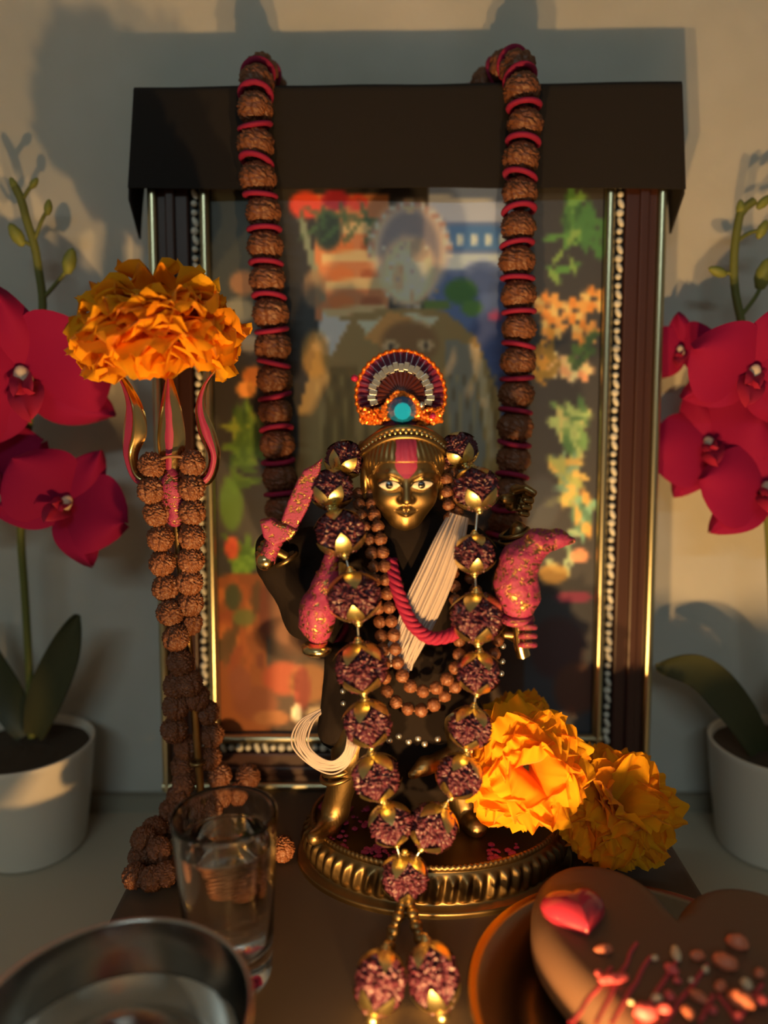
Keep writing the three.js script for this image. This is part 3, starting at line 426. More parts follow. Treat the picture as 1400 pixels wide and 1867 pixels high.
  for (const s of [-1, 1]) {
    const eye = part('eye', patch(18, 10, (u, v) => { const a = 2 * u - 1, h = 1.75 * (1 - a * a) ** 0.75, y = -0.35 + (2 * v - 1) * h + 0.3 * a * s * s; return [s * 6.3 + a * 4.3, y, 0.55 * (1 - a * a) * (1 - (2 * v - 1) ** 2)]; }, 0.12), M.eyeWhite, idol); eye.userData.label = 'white painted eye';
    part('pupil', patch(8, 12, (u, v) => { const th = v * Math.PI * 2, r = 1.45 * u; return [s * 6.3 - 0.3 + r * Math.cos(th), -0.2 + r * Math.sin(th), 0.62 + 0.1 * (1 - u)]; }, 0.1), M.pupil, eye);
    part('eye_line', tubeGeo([-4.6, -3, 0, 3, 4.8].map((a) => { const x = s * 6.3 + a, y = -0.35 + 1.95 * Math.max(0, 1 - (a / 4.7) ** 2) ** 0.7; return V(x, y, drapeZ(x, y) + 0.1).applyMatrix4(HM); }), 0.00032, 30, 6), M.pupil, eye);
  }
  part('red_forehead_mark', patch(14, 50, (u, v) => { const y = 3.0 + v * 17.5, w = v < 0.28 ? 0.9 + 3.4 * Math.sin(v / 0.28 * Math.PI / 2) : 4.3 - 0.8 * (v - 0.28) + 0.5 * N3(v * 14, u > 0.5 ? 1 : 7, 2); return [(2 * u - 1) * w, y, 0.12 * (1 - (2 * u - 1) ** 2)]; }, 0.16), M.powder, idol).userData.label = 'red powder mark from brow to crown';
  part('hairline_ridge', tubeGeo([-12.6, -11.6, -9, -5, 0, 5, 9, 11.6, 12.6].map((x) => { const ax = Math.abs(x), y = 9.4 - 0.010 * ax * ax - (ax > 10.5 ? (ax - 10.5) * 2.2 : 0); return V(x, y, drapeZ(x, y) + 0.05).applyMatrix4(HM); }), 0.0005, 60, 8), M.brass, idol);
  // diadem bands over the hair
  const dia = (y0, r, z0, m) => { const pts = []; for (let i = 0; i <= 16; i++) { const a = R(-100 + 200 * i / 16); pts.push(V(17.2 * Math.sin(a), y0 - 9.5 * Math.abs(Math.sin(a)) ** 2.4, z0 + 12 * Math.cos(a) - 4).applyMatrix4(HM)); } part('diadem_band', tubeGeo(pts, r, 90, 8), m, idol); return pts; };
  const dp = dia(18.2, 0.0011, 1.5, M.brass); dia(21, 0.0016, -1, M.brass); const db = new THREE.SphereGeometry(0.0011, 10, 8); new THREE.CatmullRomCurve3(dp).getSpacedPoints(26).forEach((p) => part('diadem_bead', db, M.brightBrass, idol, p.clone().add(V(0, 0.0018, -0.0008))));
  // things cast in the hands
  const shape = (pts, z) => { const s = new THREE.Shape(); pts.forEach(([x, y], i) => { const p = loc(P(x, y, z), idol); i ? s.lineTo(p.x, p.y) : s.moveTo(p.x, p.y); }); return s; };
  const ext = (pts, z, d, bev) => at(new THREE.ExtrudeGeometry(shape(pts, z), { depth: d, bevelEnabled: true, bevelSize: bev, bevelThickness: bev, bevelOffset: -bev * 0.6, bevelSegments: 3, curveSegments: 8 }), 0, 0, z - idol.position.z - d / 2);
  const sword = part('sword', boxUV(ext([[586, 838], [578, 878], [560, 925], [542, 958], [526, 984], [508, 972], [514, 952], [528, 912], [546, 874], [556, 858], [572, 850]], 0.016, 0.0012, 0.0012)), M.smear, idol); sword.userData.label = 'short curved sword smeared with red powder';
  part('sword_guard', boxUV(ext([[478, 950], [494, 946], [506, 954], [524, 958], [540, 966], [532, 978], [516, 984], [500, 992], [484, 976]], 0.016, 0.004, 0.0015)), M.smear, sword);
  part('sword_grip', tubeGeo([[512, 966], [500, 988], [490, 1010], [486, 1024]].map(([x, y]) => loc(P(x, y, 0.0155), idol)), 0.0036, 24, 10), M.smear, sword);
  part('sword_pommel', new THREE.SphereGeometry(0.0042, 14, 10), M.brightBrass, sword, loc(P(484, 1022, 0.0155), idol));
  const chain = (pts, k, res = 60) => { const b = [1e9, 1e9, 1e9], c = [-1e9, -1e9, -1e9]; pts.forEach((a) => { for (let i = 0; i < 3; i++) { b[i] = Math.min(b[i], a[i] - a[3] - 2); c[i] = Math.max(c[i], a[i] + a[3] + 2); } }); const f = (x, y, z) => { let d = 1e9; for (let i = 1; i < pts.length; i++) d = smin(d, cone(x, y, z, pts[i - 1], pts[i]), k); return d + 0.35 * N3(x * 0.35, y * 0.35, z * 0.35); }; return boxUV(mcGeo(f, b, c, res).applyMatrix4(MM)); };
  const club = part('club', chain([J(604, 1018, 24, 14), J(594, 1066, 26, 22), J(580, 1108, 27, 31), J(578, 1136, 27, 30), J(582, 1158, 27, 18)], 3), M.smear, idol); club.userData.label = 'rounded club smeared with red powder';
  part('club_cap', lathe([[0, -0.0028], [0.004, -0.003], [0.0066, -0.0012], [0.0066, 0.0008], [0.0045, 0.0026], [0, 0.003]], 28), M.brightBrass, club, loc(P(579, 1181, 0.027), idol));
  const horn = part('curved_blade', chain([J(1044, 986, 30, 5), J(1018, 982, 30, 15), J(980, 990, 30, 24), J(948, 1022, 30, 33), J(940, 1062, 30, 37), J(946, 1090, 30, 36), J(946, 1108, 30, 22)], 3, 76), M.smear, idol); horn.userData.label = 'curved horn-like blade smeared with red powder';
  part('curved_blade_ring', new THREE.TorusGeometry(0.0052, 0.0019, 10, 26).rotateX(Math.PI / 2), M.smear, horn, loc(P(943, 1128, 0.03), idol));
  part('curved_blade_handle', tubeGeo([[945, 1118], [948, 1150], [950, 1180], [954, 1196]].map(([x, y]) => loc(P(x, y, 0.0285), idol)), 0.0030, 24, 10), M.brightBrass, horn);
  for (const [x, y] of [[962, 1144], [962, 1160], [962, 1176]]) part('curved_blade_coil', new THREE.TorusGeometry(0.0028, 0.0012, 8, 18).rotateX(1.2), M.smear, horn, loc(P(x, y, 0.034), idol));
  for (const [x, y, z, r, tx] of [[938, 972, -5, 0.0062, 0.3], [935, 984, -5, 0.006, 0.3], [522, 1020, 4, 0.005, 0.5], [618, 1398, 6, 0.0076, 0.25], [616, 1412, 6, 0.0076, 0.25]]) { const g = new THREE.TorusGeometry(r, 0.0011, 8, 26).rotateX(Math.PI / 2).rotateZ(tx); part('bangle', g, M.brass, idol, loc(P(x, y, z / 1000), idol)); }
  // crumbs of red powder on the base
  const crumbs = []; seed = 55; for (let i = 0; i < 150; i++) { const c = [[605, 1535], [590, 1475], [650, 1490], [920, 1560], [690, 1560]][Math.floor(rnd() * 5)], p = G(c[0] + rr(-30, 30), c[1] + rr(-22, 22), 0.0195); const g = new THREE.IcosahedronGeometry(rr(0.0006, 0.0021), 0).scale(1, 0.4, 1); const e = loc(p, idol); if ((e.x / 0.055) ** 2 + (e.z / 0.039) ** 2 < 1) crumbs.push(at(g, e.x, e.y, e.z)); }
  part('powder_crumbs', merge(crumbs), M.powder, idol).userData.kind = 'stuff';
}
// fan crown resting on the head
{
  const c0 = P(731, 742, 0.010), t = thing('fan_crown', 'pleated purple fan crown with orange trim and large turquoise gem', 'crown', c0), k = S(1, c0);
  const fan = (r0, r1, a0, a1, z0, z1, pleats, amp) => solid(pleats * 4, 6, (u, v) => { const a = R(a0 + (a1 - a0) * u), r = (r0 + (r1 - r0) * v) * k, s = Math.abs(((u * pleats) % 1) * 2 - 1); return V(r * Math.cos(a), r * Math.sin(a) * 1.0 + 20 * k, z0 + (z1 - z0) * v + amp * (s - 0.5) * (0.3 + 0.7 * v)); }, 0.0006);
  part('fan', fan(12, 80, -28, 208, -0.003, -0.006, 26, 0.0016), M.purple, t); part('fan_inner', fan(12, 58, -20, 200, -0.0005, -0.0038, 22, 0.0015), M.darkPurple, t); part('fan_heart', fan(10, 42, -20, 200, 0.0008, -0.0018, 18, 0.0014), M.maroonFoil, t);
  const edge = []; for (let i = 0; i <= 104; i++) { const a = R(-28 + 236 * i / 104), s = Math.abs(((i / 4) % 1) * 2 - 1), r = (80 + 2.6 * s) * k; edge.push(V(r * Math.cos(a), r * Math.sin(a) + 20 * k, -0.006 + 0.0016 * (s - 0.5))); }
  part('scalloped_trim', tubeGeo(edge, 0.00095, 420, 6), M.orangeFoil, t);
  for (let i = 0; i <= 20; i++) { const a = R(-14 + 208 * i / 20), r = (51 + (i % 2) * 3) * k; const b = part('silver_bar', new RoundedBoxGeometry(0.0022, 0.0034, 0.0014, 1, 0.0003), M.silver, t, V(r * Math.cos(a), r * Math.sin(a) + 20 * k, -0.0012)); b.rotation.z = a - Math.PI / 2; }
  const gy = -6 * k, gr = 26 * k, gem = part('gem', new THREE.CylinderGeometry(gr * 0.62, gr, 0.0042, 12, 1).toNonIndexed().rotateX(Math.PI / 2), M.gem, t, V(2 * k, gy, 0.0052)); gem.geometry.computeVertexNormals(); gem.userData.label = 'faceted turquoise gem';
  part('gem_facet', new THREE.CylinderGeometry(gr * 0.58, gr * 0.62, 0.0006, 12).rotateX(Math.PI / 2), M.gemTable, gem, V(0, 0, 0.0024));
  seed = 91; const foil = []; for (let i = 0; i < 420; i++) { let x, y, z; if (i < 150) { const a = rr(0, 6.28), r = rr(26, 34); x = r * Math.cos(a); y = -6 + r * Math.sin(a); z = 0.0025; if (y < -24) continue; } else { const s = i % 2 ? 1 : -1; x = s * rr(30, 74); y = rr(-34, -8) + 6 * Math.abs(x / 74); z = -0.001 + rr(0, 0.003); } foil.push(at(new THREE.IcosahedronGeometry(rr(0.0006, 0.0012), 0).rotateX(i), x * k, y * k, z)); }
  const ft = part('foil_trim', merge(foil), M.orangeFoil, t); ft.userData.kind = 'stuff'; ft.userData.label = 'crumbly orange foil trim';
  for (const s of [-1, 1]) part('side_cushion', clean(new THREE.SphereGeometry(1, 20, 14).scale(24 * k, 12 * k, 0.0025)), M.orangeFoil, t, V(s * 52 * k, -22 * k, -0.0018));
  part('base_band', solid(30, 4, (u, v) => { const a = R(-60 + 120 * u); return V(46 * k * Math.sin(a), (-38 + 10 * v + 6 * Math.cos(a)) * k, -0.008 + 0.011 * Math.cos(a)); }, 0.0008), M.smear, t);
  for (const [x, y, m] of [[-84, 52, M.ruby], [58, -16, M.ruby], [37, 4, M.silver]]) part('side_gem', new THREE.OctahedronGeometry(7 * k, 1), m, t, V(x * k, y * k, 0.002));
}
// small bead mala around the neck
{
  const o = P(745, 1100, 0.02), t = thing('small_bead_mala', 'two loops of small orange-brown beads around the statue neck', 'beads', o);
  const loops = [
    [[800, 838, 2], [812, 862, 8], [816, 905, 13], [822, 960, 17], [826, 1040, 20], [832, 1120, 24], [838, 1180, 28], [832, 1212, 31], [815, 1238, 33], [786, 1258, 34], [760, 1258, 34], [738, 1240, 34], [724, 1205, 33], [718, 1160, 31], [710, 1110, 28], [704, 1060, 25], [698, 1010, 22], [690, 965, 18], [680, 930, 12], [676, 900, 6]],
    [[822, 842, 2], [828, 880, 8], [834, 930, 13], [860, 1060, 18], [904, 1150, 22], [906, 1180, 24], [880, 1225, 28], [840, 1245, 32], [818, 1262, 33], [792, 1284, 34], [760, 1296, 34], [728, 1284, 34], [706, 1262, 33], [700, 1210, 31], [694, 1150, 28], [686, 1080, 24], [680, 1020, 21], [668, 970, 16], [656, 930, 10], [654, 900, 4]],
  ];
  for (const l of loops) { const c = new THREE.CatmullRomCurve3(l.map(([x, y, z]) => P(x, y, z / 1000)), false, 'centripetal'), len = c.getLength(), n = Math.round(len / 0.0056); for (let i = 0; i <= n; i++) { const p = c.getPointAt(i / n); seedAt(smallSeeds, M.seedBrown, t, p, 0.0027 * rr(0.94, 1.06), c.getTangentAt(i / n), 0.95); } part('string', new THREE.TubeGeometry(c, 160, 0.0005, 5), M.cord, t, t.position.clone().negate()); }
}
// white thread bundle and red cord
{
  const o = P(770, 1080, 0.02), t = thing('white_thread_bundle', 'bundle of white threads slung across the statue chest', 'thread', o); seed = 33;
  for (let i = 0; i < 30; i++) { const s = (i + 0.5) / 30 - 0.5, z = 24 + 2.2 * Math.cos(s * 3) + rr(-0.8, 0.8); const pts = [[836 + 34 * s, 940 + 10 * s, z - 8], [820 + 50 * s, 985 + 14 * s, z - 2], [795 + 60 * s, 1050 + 22 * s, z], [768 + 62 * s, 1110 + 24 * s, z + 1], [745 + 56 * s + rr(-3, 3), 1165 + 22 * s, z + 3], [724 + 54 * s + rr(-6, 6), 1208 + 22 * s + rr(-6, 12), z + 4]]; part('strand', tubeGeo(pts.map(([x, y, z]) => loc(P(x, y, z / 1000), t)), 0.00052, 40, 5), M.whiteThread, t); }
  const u = thing('white_thread_loop', 'loose loop of white threads hanging beside the statue left leg', 'thread', P(600, 1340, 0.012));
  for (let i = 0; i < 14; i++) { const k = 0.75 + 0.5 * i / 13, w = rr(-5, 5), h = rr(-4, 4); const pts = [[600, 1286, 0], [598 - 40 * k + w, 1318, 6], [594 - 46 * k + w, 1352 + h, 11], [598 - 26 * k, 1352 + 34 * k, 15], [606, 1352 + 44 * k + h, 18], [606 + 24 * k, 1352 + 32 * k, 18], [608 + 34 * k + w, 1346, 17], [606 + 30 * k, 1310, 14]]; part('strand', tubeGeo(pts.map(([x, y, z]) => loc(P(x, y, z / 1000), u)), 0.00045, 60, 5), M.whiteThread, u); }
  const r = thing('red_cord', 'twisted red cord looped over the white threads', 'cord', P(770, 1140, 0.028)), way = [[712, 1020, 20], [720, 1060, 26], [734, 1102, 29], [754, 1140, 31], [786, 1163, 32], [826, 1156, 31], [848, 1130, 26]].map(([x, y, z]) => loc(P(x, y, z / 1000), r)), c = new THREE.CatmullRomCurve3(way);
  for (let k = 0; k < 4; k++) { const pts = []; for (let i = 0; i <= 70; i++) { const p = c.getPoint(i / 70), tg = c.getTangent(i / 70), n1 = new THREE.Vector3().crossVectors(tg, V(0, 0, 1)).normalize(), a = i * 0.42 + k * Math.PI / 2; pts.push(p.addScaledVector(n1, 0.0016 * Math.cos(a)).add(V(0, 0, 0.0016 * Math.sin(a)))); } part('cord_strand', tubeGeo(pts, 0.0013, 260, 6), M.redThread, r); }
}
// ---------------------------------------------------------------- large garland with gold caps
{
  const t = thing('capped_bead_garland', 'garland of large maroon seed beads in gold petal caps over the statue shoulders', 'garland', P(745, 1200, 0.04));
  const capGeo = (() => { const list = []; for (let k = 0; k < 5; k++) list.push(grid(8, 12, (u, v) => { const pol = R(6 + 68 * v), half = (Math.PI / 5) * (v < 0.35 ? 1 : Math.max(0.02, 1 - ((v - 0.35) / 0.65) ** 1.25)), az = k * Math.PI * 0.4 + (2 * u - 1) * half, r = 1.05 + 0.11 * v * v; return V(r * Math.sin(pol) * Math.cos(az), r * Math.cos(pol), r * Math.sin(pol) * Math.sin(az)); })); list.push(at(new THREE.TorusGeometry(0.16, 0.07, 8, 20).rotateX(Math.PI / 2), 0, 1.04, 0)); list.push(at(new THREE.SphereGeometry(0.15, 14, 10), 0, 1.12, 0)); return merge(list); })();
  M.gold.side = THREE.DoubleSide;
  const bead = (x, y, z, w, h, dir, caps = [1, 1]) => { const p = P(x, y, z / 1000), r = S(w / 2, p), s = h / w, d = dir.clone().normalize(); seedAt(bigSeeds, M.seedMaroon, t, p, r, d, s); caps.forEach((on, i) => { if (!on) return; const c = part('cap', capGeo, M.gold, t, loc(p, t)), dd = d.clone().multiplyScalar(i ? -1 : 1); c.scale.set(r, r * s, r); c.quaternion.copy(alongY(dd)).multiply(new THREE.Quaternion().setFromAxisAngle(V(0, 1, 0), rr(0, 1.25))); }); return p; };
  seed = 400;
  const left = [[628, 838, 2, 68], [604, 893, 14, 74], [620, 972, 24, 86], [646, 1088, 34, 92], [658, 1216, 38, 92], [671, 1318, 42, 84], [686, 1416, 46, 84], [712, 1502, 50, 76]];
  const right = [[836, 822, 4, 66], [868, 892, 16, 80], [865, 1010, 26, 72], [870, 1126, 32, 92], [872, 1226, 36, 76], [857, 1326, 40, 76], [838, 1414, 44, 80], [790, 1508, 49, 84]];
  for (const l of [left, right]) { const ps = l.map(([x, y, z]) => P(x, y, z / 1000)); ps.push(P(738, 1598, 0.053)); l.forEach(([x, y, z, w], i) => { const d = ps[Math.max(0, i - 1)].clone().sub(ps[i + 1]); bead(x, y, z, w, w * 0.97, d); }); part('string', tubeGeo(ps.map((p) => loc(p, t)), 0.0005, 120, 5), M.silver, t); }
  bead(738, 1598, 53, 82, 78, V(0, 1, -0.25));
  const gb = new THREE.SphereGeometry(1, 14, 10), chain = (pts) => { const c = new THREE.CatmullRomCurve3(pts), n = 8; for (let i = 0; i <= n; i++) { const m = part('chain_bead', gb, M.brass, t, loc(c.getPointAt(i / n), t)); m.scale.setScalar(0.0017 + 0.0006 * (i % 2) + 0.0003 * i / n); } };
  chain([P(736, 1640, 0.056), P(728, 1665, 0.062), P(716, 1700, 0.067), P(706, 1738, 0.072)]); chain([P(744, 1640, 0.056), P(752, 1665, 0.062), P(761, 1695, 0.067), P(770, 1722, 0.070)]);
  for (const [x, y, w, h, dx] of [[692, 1790, 88, 104, 0.25], [790, 1780, 90, 112, -0.25]]) { const p = G(x, y, 0.0095); bead(x, y, p.z * 1000, w, h, V(dx, 0.9, -0.75)); const e = V(dx, 0.9, -0.75).normalize().multiplyScalar(-S(h / 2, p) * 1.12); part('end_bead', gb, M.gold, t, loc(p.clone().add(e), t)).scale.setScalar(0.0026); }
}

// ---------------------------------------------------------------- shot glass and water
{
  const c = V(-0.0575, TOP, 0.074), t = tag(part('shot_glass', lathe([[0, 0.0006], [0.0125, 0], [0.0148, 0.0012], [0.0156, 0.004], [0.0162, 0.014], [0.0178, 0.045], [0.0189, 0.0655], [0.0187, 0.0672], [0.0180, 0.0676], [0.0173, 0.0668], [0.0171, 0.064], [0.0161, 0.045], [0.0146, 0.018], [0.0128, 0.0136], [0.008, 0.0122], [0, 0.0118]], 96), M.glass, scene, c), 'clear shot glass of water standing in front of the trident', 'glass');
  tag(part('drinking_water', lathe([[0, 0.0120], [0.0078, 0.0124], [0.0126, 0.0138], [0.01445, 0.0182], [0.01595, 0.045], [0.01655, 0.0565], [0.0160, 0.0562], [0.0150, 0.0560], [0, 0.0560]], 96), M.water, scene, c), 'clear water filling the shot glass almost to its rim', 'water');
}
// steel bowl of water
{
  const c = V(-0.0765, TOP, 0.141);
  tag(part('steel_bowl', lathe([[0, 0.0008], [0.022, 0], [0.027, 0.002], [0.034, 0.012], [0.0375, 0.028], [0.0388, 0.0445], [0.0396, 0.0458], [0.0390, 0.0466], [0.0378, 0.0458], [0.0366, 0.030], [0.0332, 0.0140], [0.0265, 0.0036], [0.021, 0.0022], [0, 0.0022]], 96), M.steel, scene, c), 'round steel bowl of water beside the shot glass', 'bowl');
  tag(part('bowl_water', lathe([[0, 0.0024], [0.0208, 0.0024], [0.0262, 0.0038], [0.0328, 0.0142], [0.0360, 0.0285], [0.0356, 0.0280], [0, 0.0280]], 96), M.water, scene, c), 'still water lying in the steel bowl', 'water');
}
// plate with the heart cake
{
  const c = V(0.092, TOP, 0.0975);
  tag(part('plate', lathe([[0, 0], [0.045, 0], [0.052, 0.001], [0.066, 0.0085], [0.0695, 0.0098], [0.0702, 0.0106], [0.0694, 0.0114], [0.0655, 0.0102], [0.051, 0.0024], [0.045, 0.0014], [0, 0.0014]].map(([r, y]) => [r * 0.9, y]), 110), M.plate, scene, c), 'round metal plate with a thin rim under the heart cake', 'plate');
  const t = thing('heart_cake', 'heart-shaped chocolate cake with pink drizzle and nut pieces on the plate', 'cake', V(0.1085, TOP + 0.0026, 0.073)); t.rotation.y = -0.26; t.updateMatrixWorld(true);
  const s = new THREE.Shape(), k = 0.0285; s.moveTo(0, 0); s.bezierCurveTo(0.15 * k, -0.55 * k, 0.6 * k, -0.92 * k, 1.12 * k, -0.82 * k); s.bezierCurveTo(1.75 * k, -0.7 * k, 1.98 * k, 0.05 * k, 1.75 * k, 0.75 * k); s.bezierCurveTo(1.45 * k, 1.5 * k, 0.7 * k, 2.05 * k, 0, 2.7 * k); s.bezierCurveTo(-0.7 * k, 2.05 * k, -1.45 * k, 1.5 * k, -1.75 * k, 0.75 * k); s.bezierCurveTo(-1.98 * k, 0.05 * k, -1.75 * k, -0.7 * k, -1.12 * k, -0.82 * k); s.bezierCurveTo(-0.6 * k, -0.92 * k, -0.15 * k, -0.55 * k, 0, 0);
  const g = new THREE.ExtrudeGeometry(s, { depth: 0.007, bevelEnabled: true, bevelThickness: 0.009, bevelSize: 0.008, bevelOffset: -0.008, bevelSegments: 10, curveSegments: 24 }).rotateX(Math.PI / 2); 
  g.computeBoundingBox(); const H = g.boundingBox.max.y - g.boundingBox.min.y + 0.0026; g.translate(0, -g.boundingBox.min.y, 0);
  part('cake_body', clean(g), M.choc, t);
  const on = (x, y) => { const q = G(x, y, H); return t.worldToLocal(q); };
  const bits = [[1100, 1736, 34, 'n', 0.1], [1118, 1790, 60, 'p', 0.15], [1091, 1777, 14, 'p', 0], [1193, 1750, 14, 'w', 0], [1232, 1744, 40, 'w', 1.45], [1224, 1773, 28, 'p', -0.8], [1234, 1792, 16, 'p', 0], [1271, 1748, 28, 'n', 0], [1344, 1726, 40, 'N', -0.3], [1321, 1763, 44, 'N', -0.5], [1286, 1771, 16, 'w', 1.2], [1313, 1804, 26, 'n', 0.6], [1360, 1800, 24, 'w', -1.2], [1350, 1833, 48, 'N', -0.5], [1273, 1823, 36, 'n', -0.8], [1197, 1825, 20, 'w', 0], [1220, 1821, 22, 'p', -0.9], [1211, 1846, 26, 'p', -0.2], [1176, 1854, 44, 'P', 0], [1253, 1852, 30, 'n', -1.3], [1344, 1858, 20, 'p', 0.2], [1300, 1846, 18, 'p', 0.9], [1150, 1830, 12, 'w', 0.3], [1385, 1780, 22, 'n', 0.4], [1388, 1830, 26, 'p', 0.8], [1260, 1790, 12, 'w', 0.4]];
  seed = 12; for (const [x, y, L, kind, a] of bits) { const q = on(x, y), wp = G(x, y, H), l = S(L, wp), fat = /[NP]/.test(kind); const geo = clean(new THREE.SphereGeometry(1, 10, 8)); const pp = geo.attributes.position; for (let i = 0; i < pp.count; i++) { const v = V(pp.getX(i), pp.getY(i), pp.getZ(i)); v.multiplyScalar(1 + 0.25 * N3(v.x * 2 + x, v.y * 2, v.z * 2 + y)); pp.setXYZ(i, v.x, v.y, v.z); } geo.computeVertexNormals(); const w = fat ? l * 0.34 : Math.min(l * 0.4, 0.0017); const m = part(fat ? 'nut_piece' : 'sprinkle', geo, { n: M.nut, N: M.nut, p: M.pinkBit, P: M.pinkBit, w: M.almond }[kind], t, q.add(V(0, w * 0.7, 0))); m.scale.set(l * 0.5, w, w); m.rotation.y = a + 0.26; }
  const dr = (a, b) => { const pts = []; for (let i = 0; i <= 8; i++) { const x = a[0] + (b[0] - a[0]) * i / 8 + rr(-2, 2), y = a[1] + (b[1] - a[1]) * i / 8; pts.push(on(x, y).add(V(0, 0.0001, 0))); } part('icing_drizzle', tubeGeo(pts, 0.0007, 40, 6), M.pinkIcing, t); };
  for (const [a, b] of [[[1115, 1765], [1040, 1867]], [[1160, 1720], [1085, 1867]], [[1185, 1745], [1115, 1867]], [[1240, 1745], [1160, 1867]], [[1290, 1760], [1210, 1867]], [[1300, 1815], [1275, 1867]], [[1310, 1815], [1350, 1867]], [[1390, 1795], [1340, 1867]]]) dr(a, b);
  const hp = G(1046, 1664, H), hs = new THREE.Shape(), q = 0.0062; hs.moveTo(0, 0.6 * q); hs.bezierCurveTo(0.3 * q, 1.3 * q, 1.9 * q, 1.5 * q, 1.95 * q, 0.3 * q); hs.bezierCurveTo(2 * q, -0.8 * q, 0.7 * q, -1.4 * q, 0, -2.1 * q); hs.bezierCurveTo(-0.7 * q, -1.4 * q, -2 * q, -0.8 * q, -1.95 * q, 0.3 * q); hs.bezierCurveTo(-1.9 * q, 1.5 * q, -0.3 * q, 1.3 * q, 0, 0.6 * q);
  const ol = hs.getSpacedPoints(72), puff = (r) => 0.0066 * Math.pow(Math.max(0, 1 - Math.pow(r, 2.6)), 0.55);
  const hg = clean(merge([grid(72, 16, (u, v) => { const o = ol[Math.round(u * 72)], r = Math.sin(v * Math.PI / 2), cy = -0.1 * q; return V(o.x * r, 0.0012 + puff(r), -(cy + (o.y - cy) * r)); }), grid(72, 2, (u, v) => { const o = ol[Math.round(u * 72)]; return V(o.x * (0.97 + 0.03 * v), 0.0012 * v, -o.y * (0.97 + 0.03 * v)); })]));
  const ht = tag(part('chocolate_heart', hg, M.redHeart, scene, hp), 'glossy red chocolate heart lying on the chocolate cake', 'sweet'); ht.rotation.y = 0.15;
}

// ---------------------------------------------------------------- orchids
const orchidPetal = (w, pt) => grid(10, 12, (u, v) => { const s = 2 * u - 1, ww = w * Math.pow(Math.sin(Math.PI * Math.min(0.999, 0.06 + v * 0.94)), 0.62) * (1 - pt * v * v); return V(s * ww, v, 0.16 * Math.sin(v * 2.4) - 0.16 * s * s * v + 0.05 * Math.sin(s * 4) * v); });
const opWide = orchidPetal(0.56, 0.1), opNarrow = orchidPetal(0.36, 0.35), lipG = orchidPetal(0.30, 0.1), budG = clean(lathe([[0, -1], [0.35, -0.85], [0.62, -0.3], [0.6, 0.2], [0.35, 0.75], [0, 1]], 16));
function potLeaf(pts, w) { const c = new THREE.CatmullRomCurve3(pts); return solid(8, 24, (u, v) => { const p = c.getPoint(v), tg = c.getTangent(v), s = 2 * u - 1, side = new THREE.Vector3().crossVectors(tg, V(0, 0.3, 1)).normalize(), ww = w * Math.pow(Math.sin(Math.PI * (0.12 + 0.86 * v)), 0.7); p.addScaledVector(side, s * ww).add(V(0, 0, 0.25 * w * s * s)); return p; }, 0.0008); }
function orchid(label, potC, def) {
  const t = thing('potted_orchid', label, 'plant', potC, 'potted orchids beside the frame'), L = (x, y, z) => loc(P(x, y, z), t);
  part('pot', lathe([[0, 0], [0.027, 0], [0.0292, 0.002], [0.0335, 0.03], [0.0372, 0.060], [0.0378, 0.0632], [0.0364, 0.0640], [0.0352, 0.062], [0.0340, 0.052], [0, 0.050]], 64), M.pot, t);
  const sg = new THREE.CircleGeometry(0.0345, 40, 0, 6.2832).rotateX(-Math.PI / 2); const soil = grid(30, 12, (u, v) => { const a = u * 6.28319, r = 0.0352 * v; return V(r * Math.cos(a), 0.059 + 0.0012 * N3(r * Math.cos(a) * 300, 1, r * Math.sin(a) * 300) + 0.003 * (1 - v), r * Math.sin(a)); }); part('soil', soil, M.soil, t);
  for (const s of def.stems) part('stem', tubeGeo(s.pts.map((p) => L(...p)), s.r, 60, 8), M.stem, t);
  for (const [x, y, z, r, rot] of def.buds) { const p = P(x, y, z), b = part('bud', budG, M.bud, t, loc(p, t)), k = S(r, p); b.scale.set(k, k * 1.25, k); b.rotation.z = rot; }
  for (const l of def.leaves) part('leaf', potLeaf(l.pts.map((p) => L(...p)), l.w), M.leaf, t);
  for (const f of def.flowers) {
    const g = new THREE.Group(); g.name = 'flower'; t.add(g); const c = P(...f.at); g.position.copy(loc(c, t)); g.rotation.set(...f.rot); const r = S(f.r, c);
    for (const [a, kind, tilt] of [[90, 0, 0.15], [215, 0, 0.1], [325, 0, 0.1], [12, 1, 0.3], [168, 1, 0.3]]) { const m = part('petal', kind ? opWide : opNarrow, M.orchid, g); m.rotation.order = 'ZXY'; m.rotation.z = R(a - 90); m.rotation.x = tilt; m.scale.set(r * (kind ? 1.15 : 1), r * (kind ? 1.02 : 1.02), r); m.position.z = kind ? 0.0015 : 0; }
    for (const [a, k2, tl] of [[270, 0.5, 1.0], [225, 0.34, 1.3], [315, 0.34, 1.3]]) { const m = part('lip', lipG, M.orchidLip, g); m.rotation.order = 'ZXY'; m.rotation.z = R(a - 90); m.rotation.x = tl; m.scale.setScalar(r * k2 * 1.3); m.position.z = 0.002; }
    part('column', clean(new THREE.SphereGeometry(r * 0.11, 12, 8).scale(0.9, 1.5, 1)), M.orchidColumn, g, V(0, 0, 0.006));
  }
}
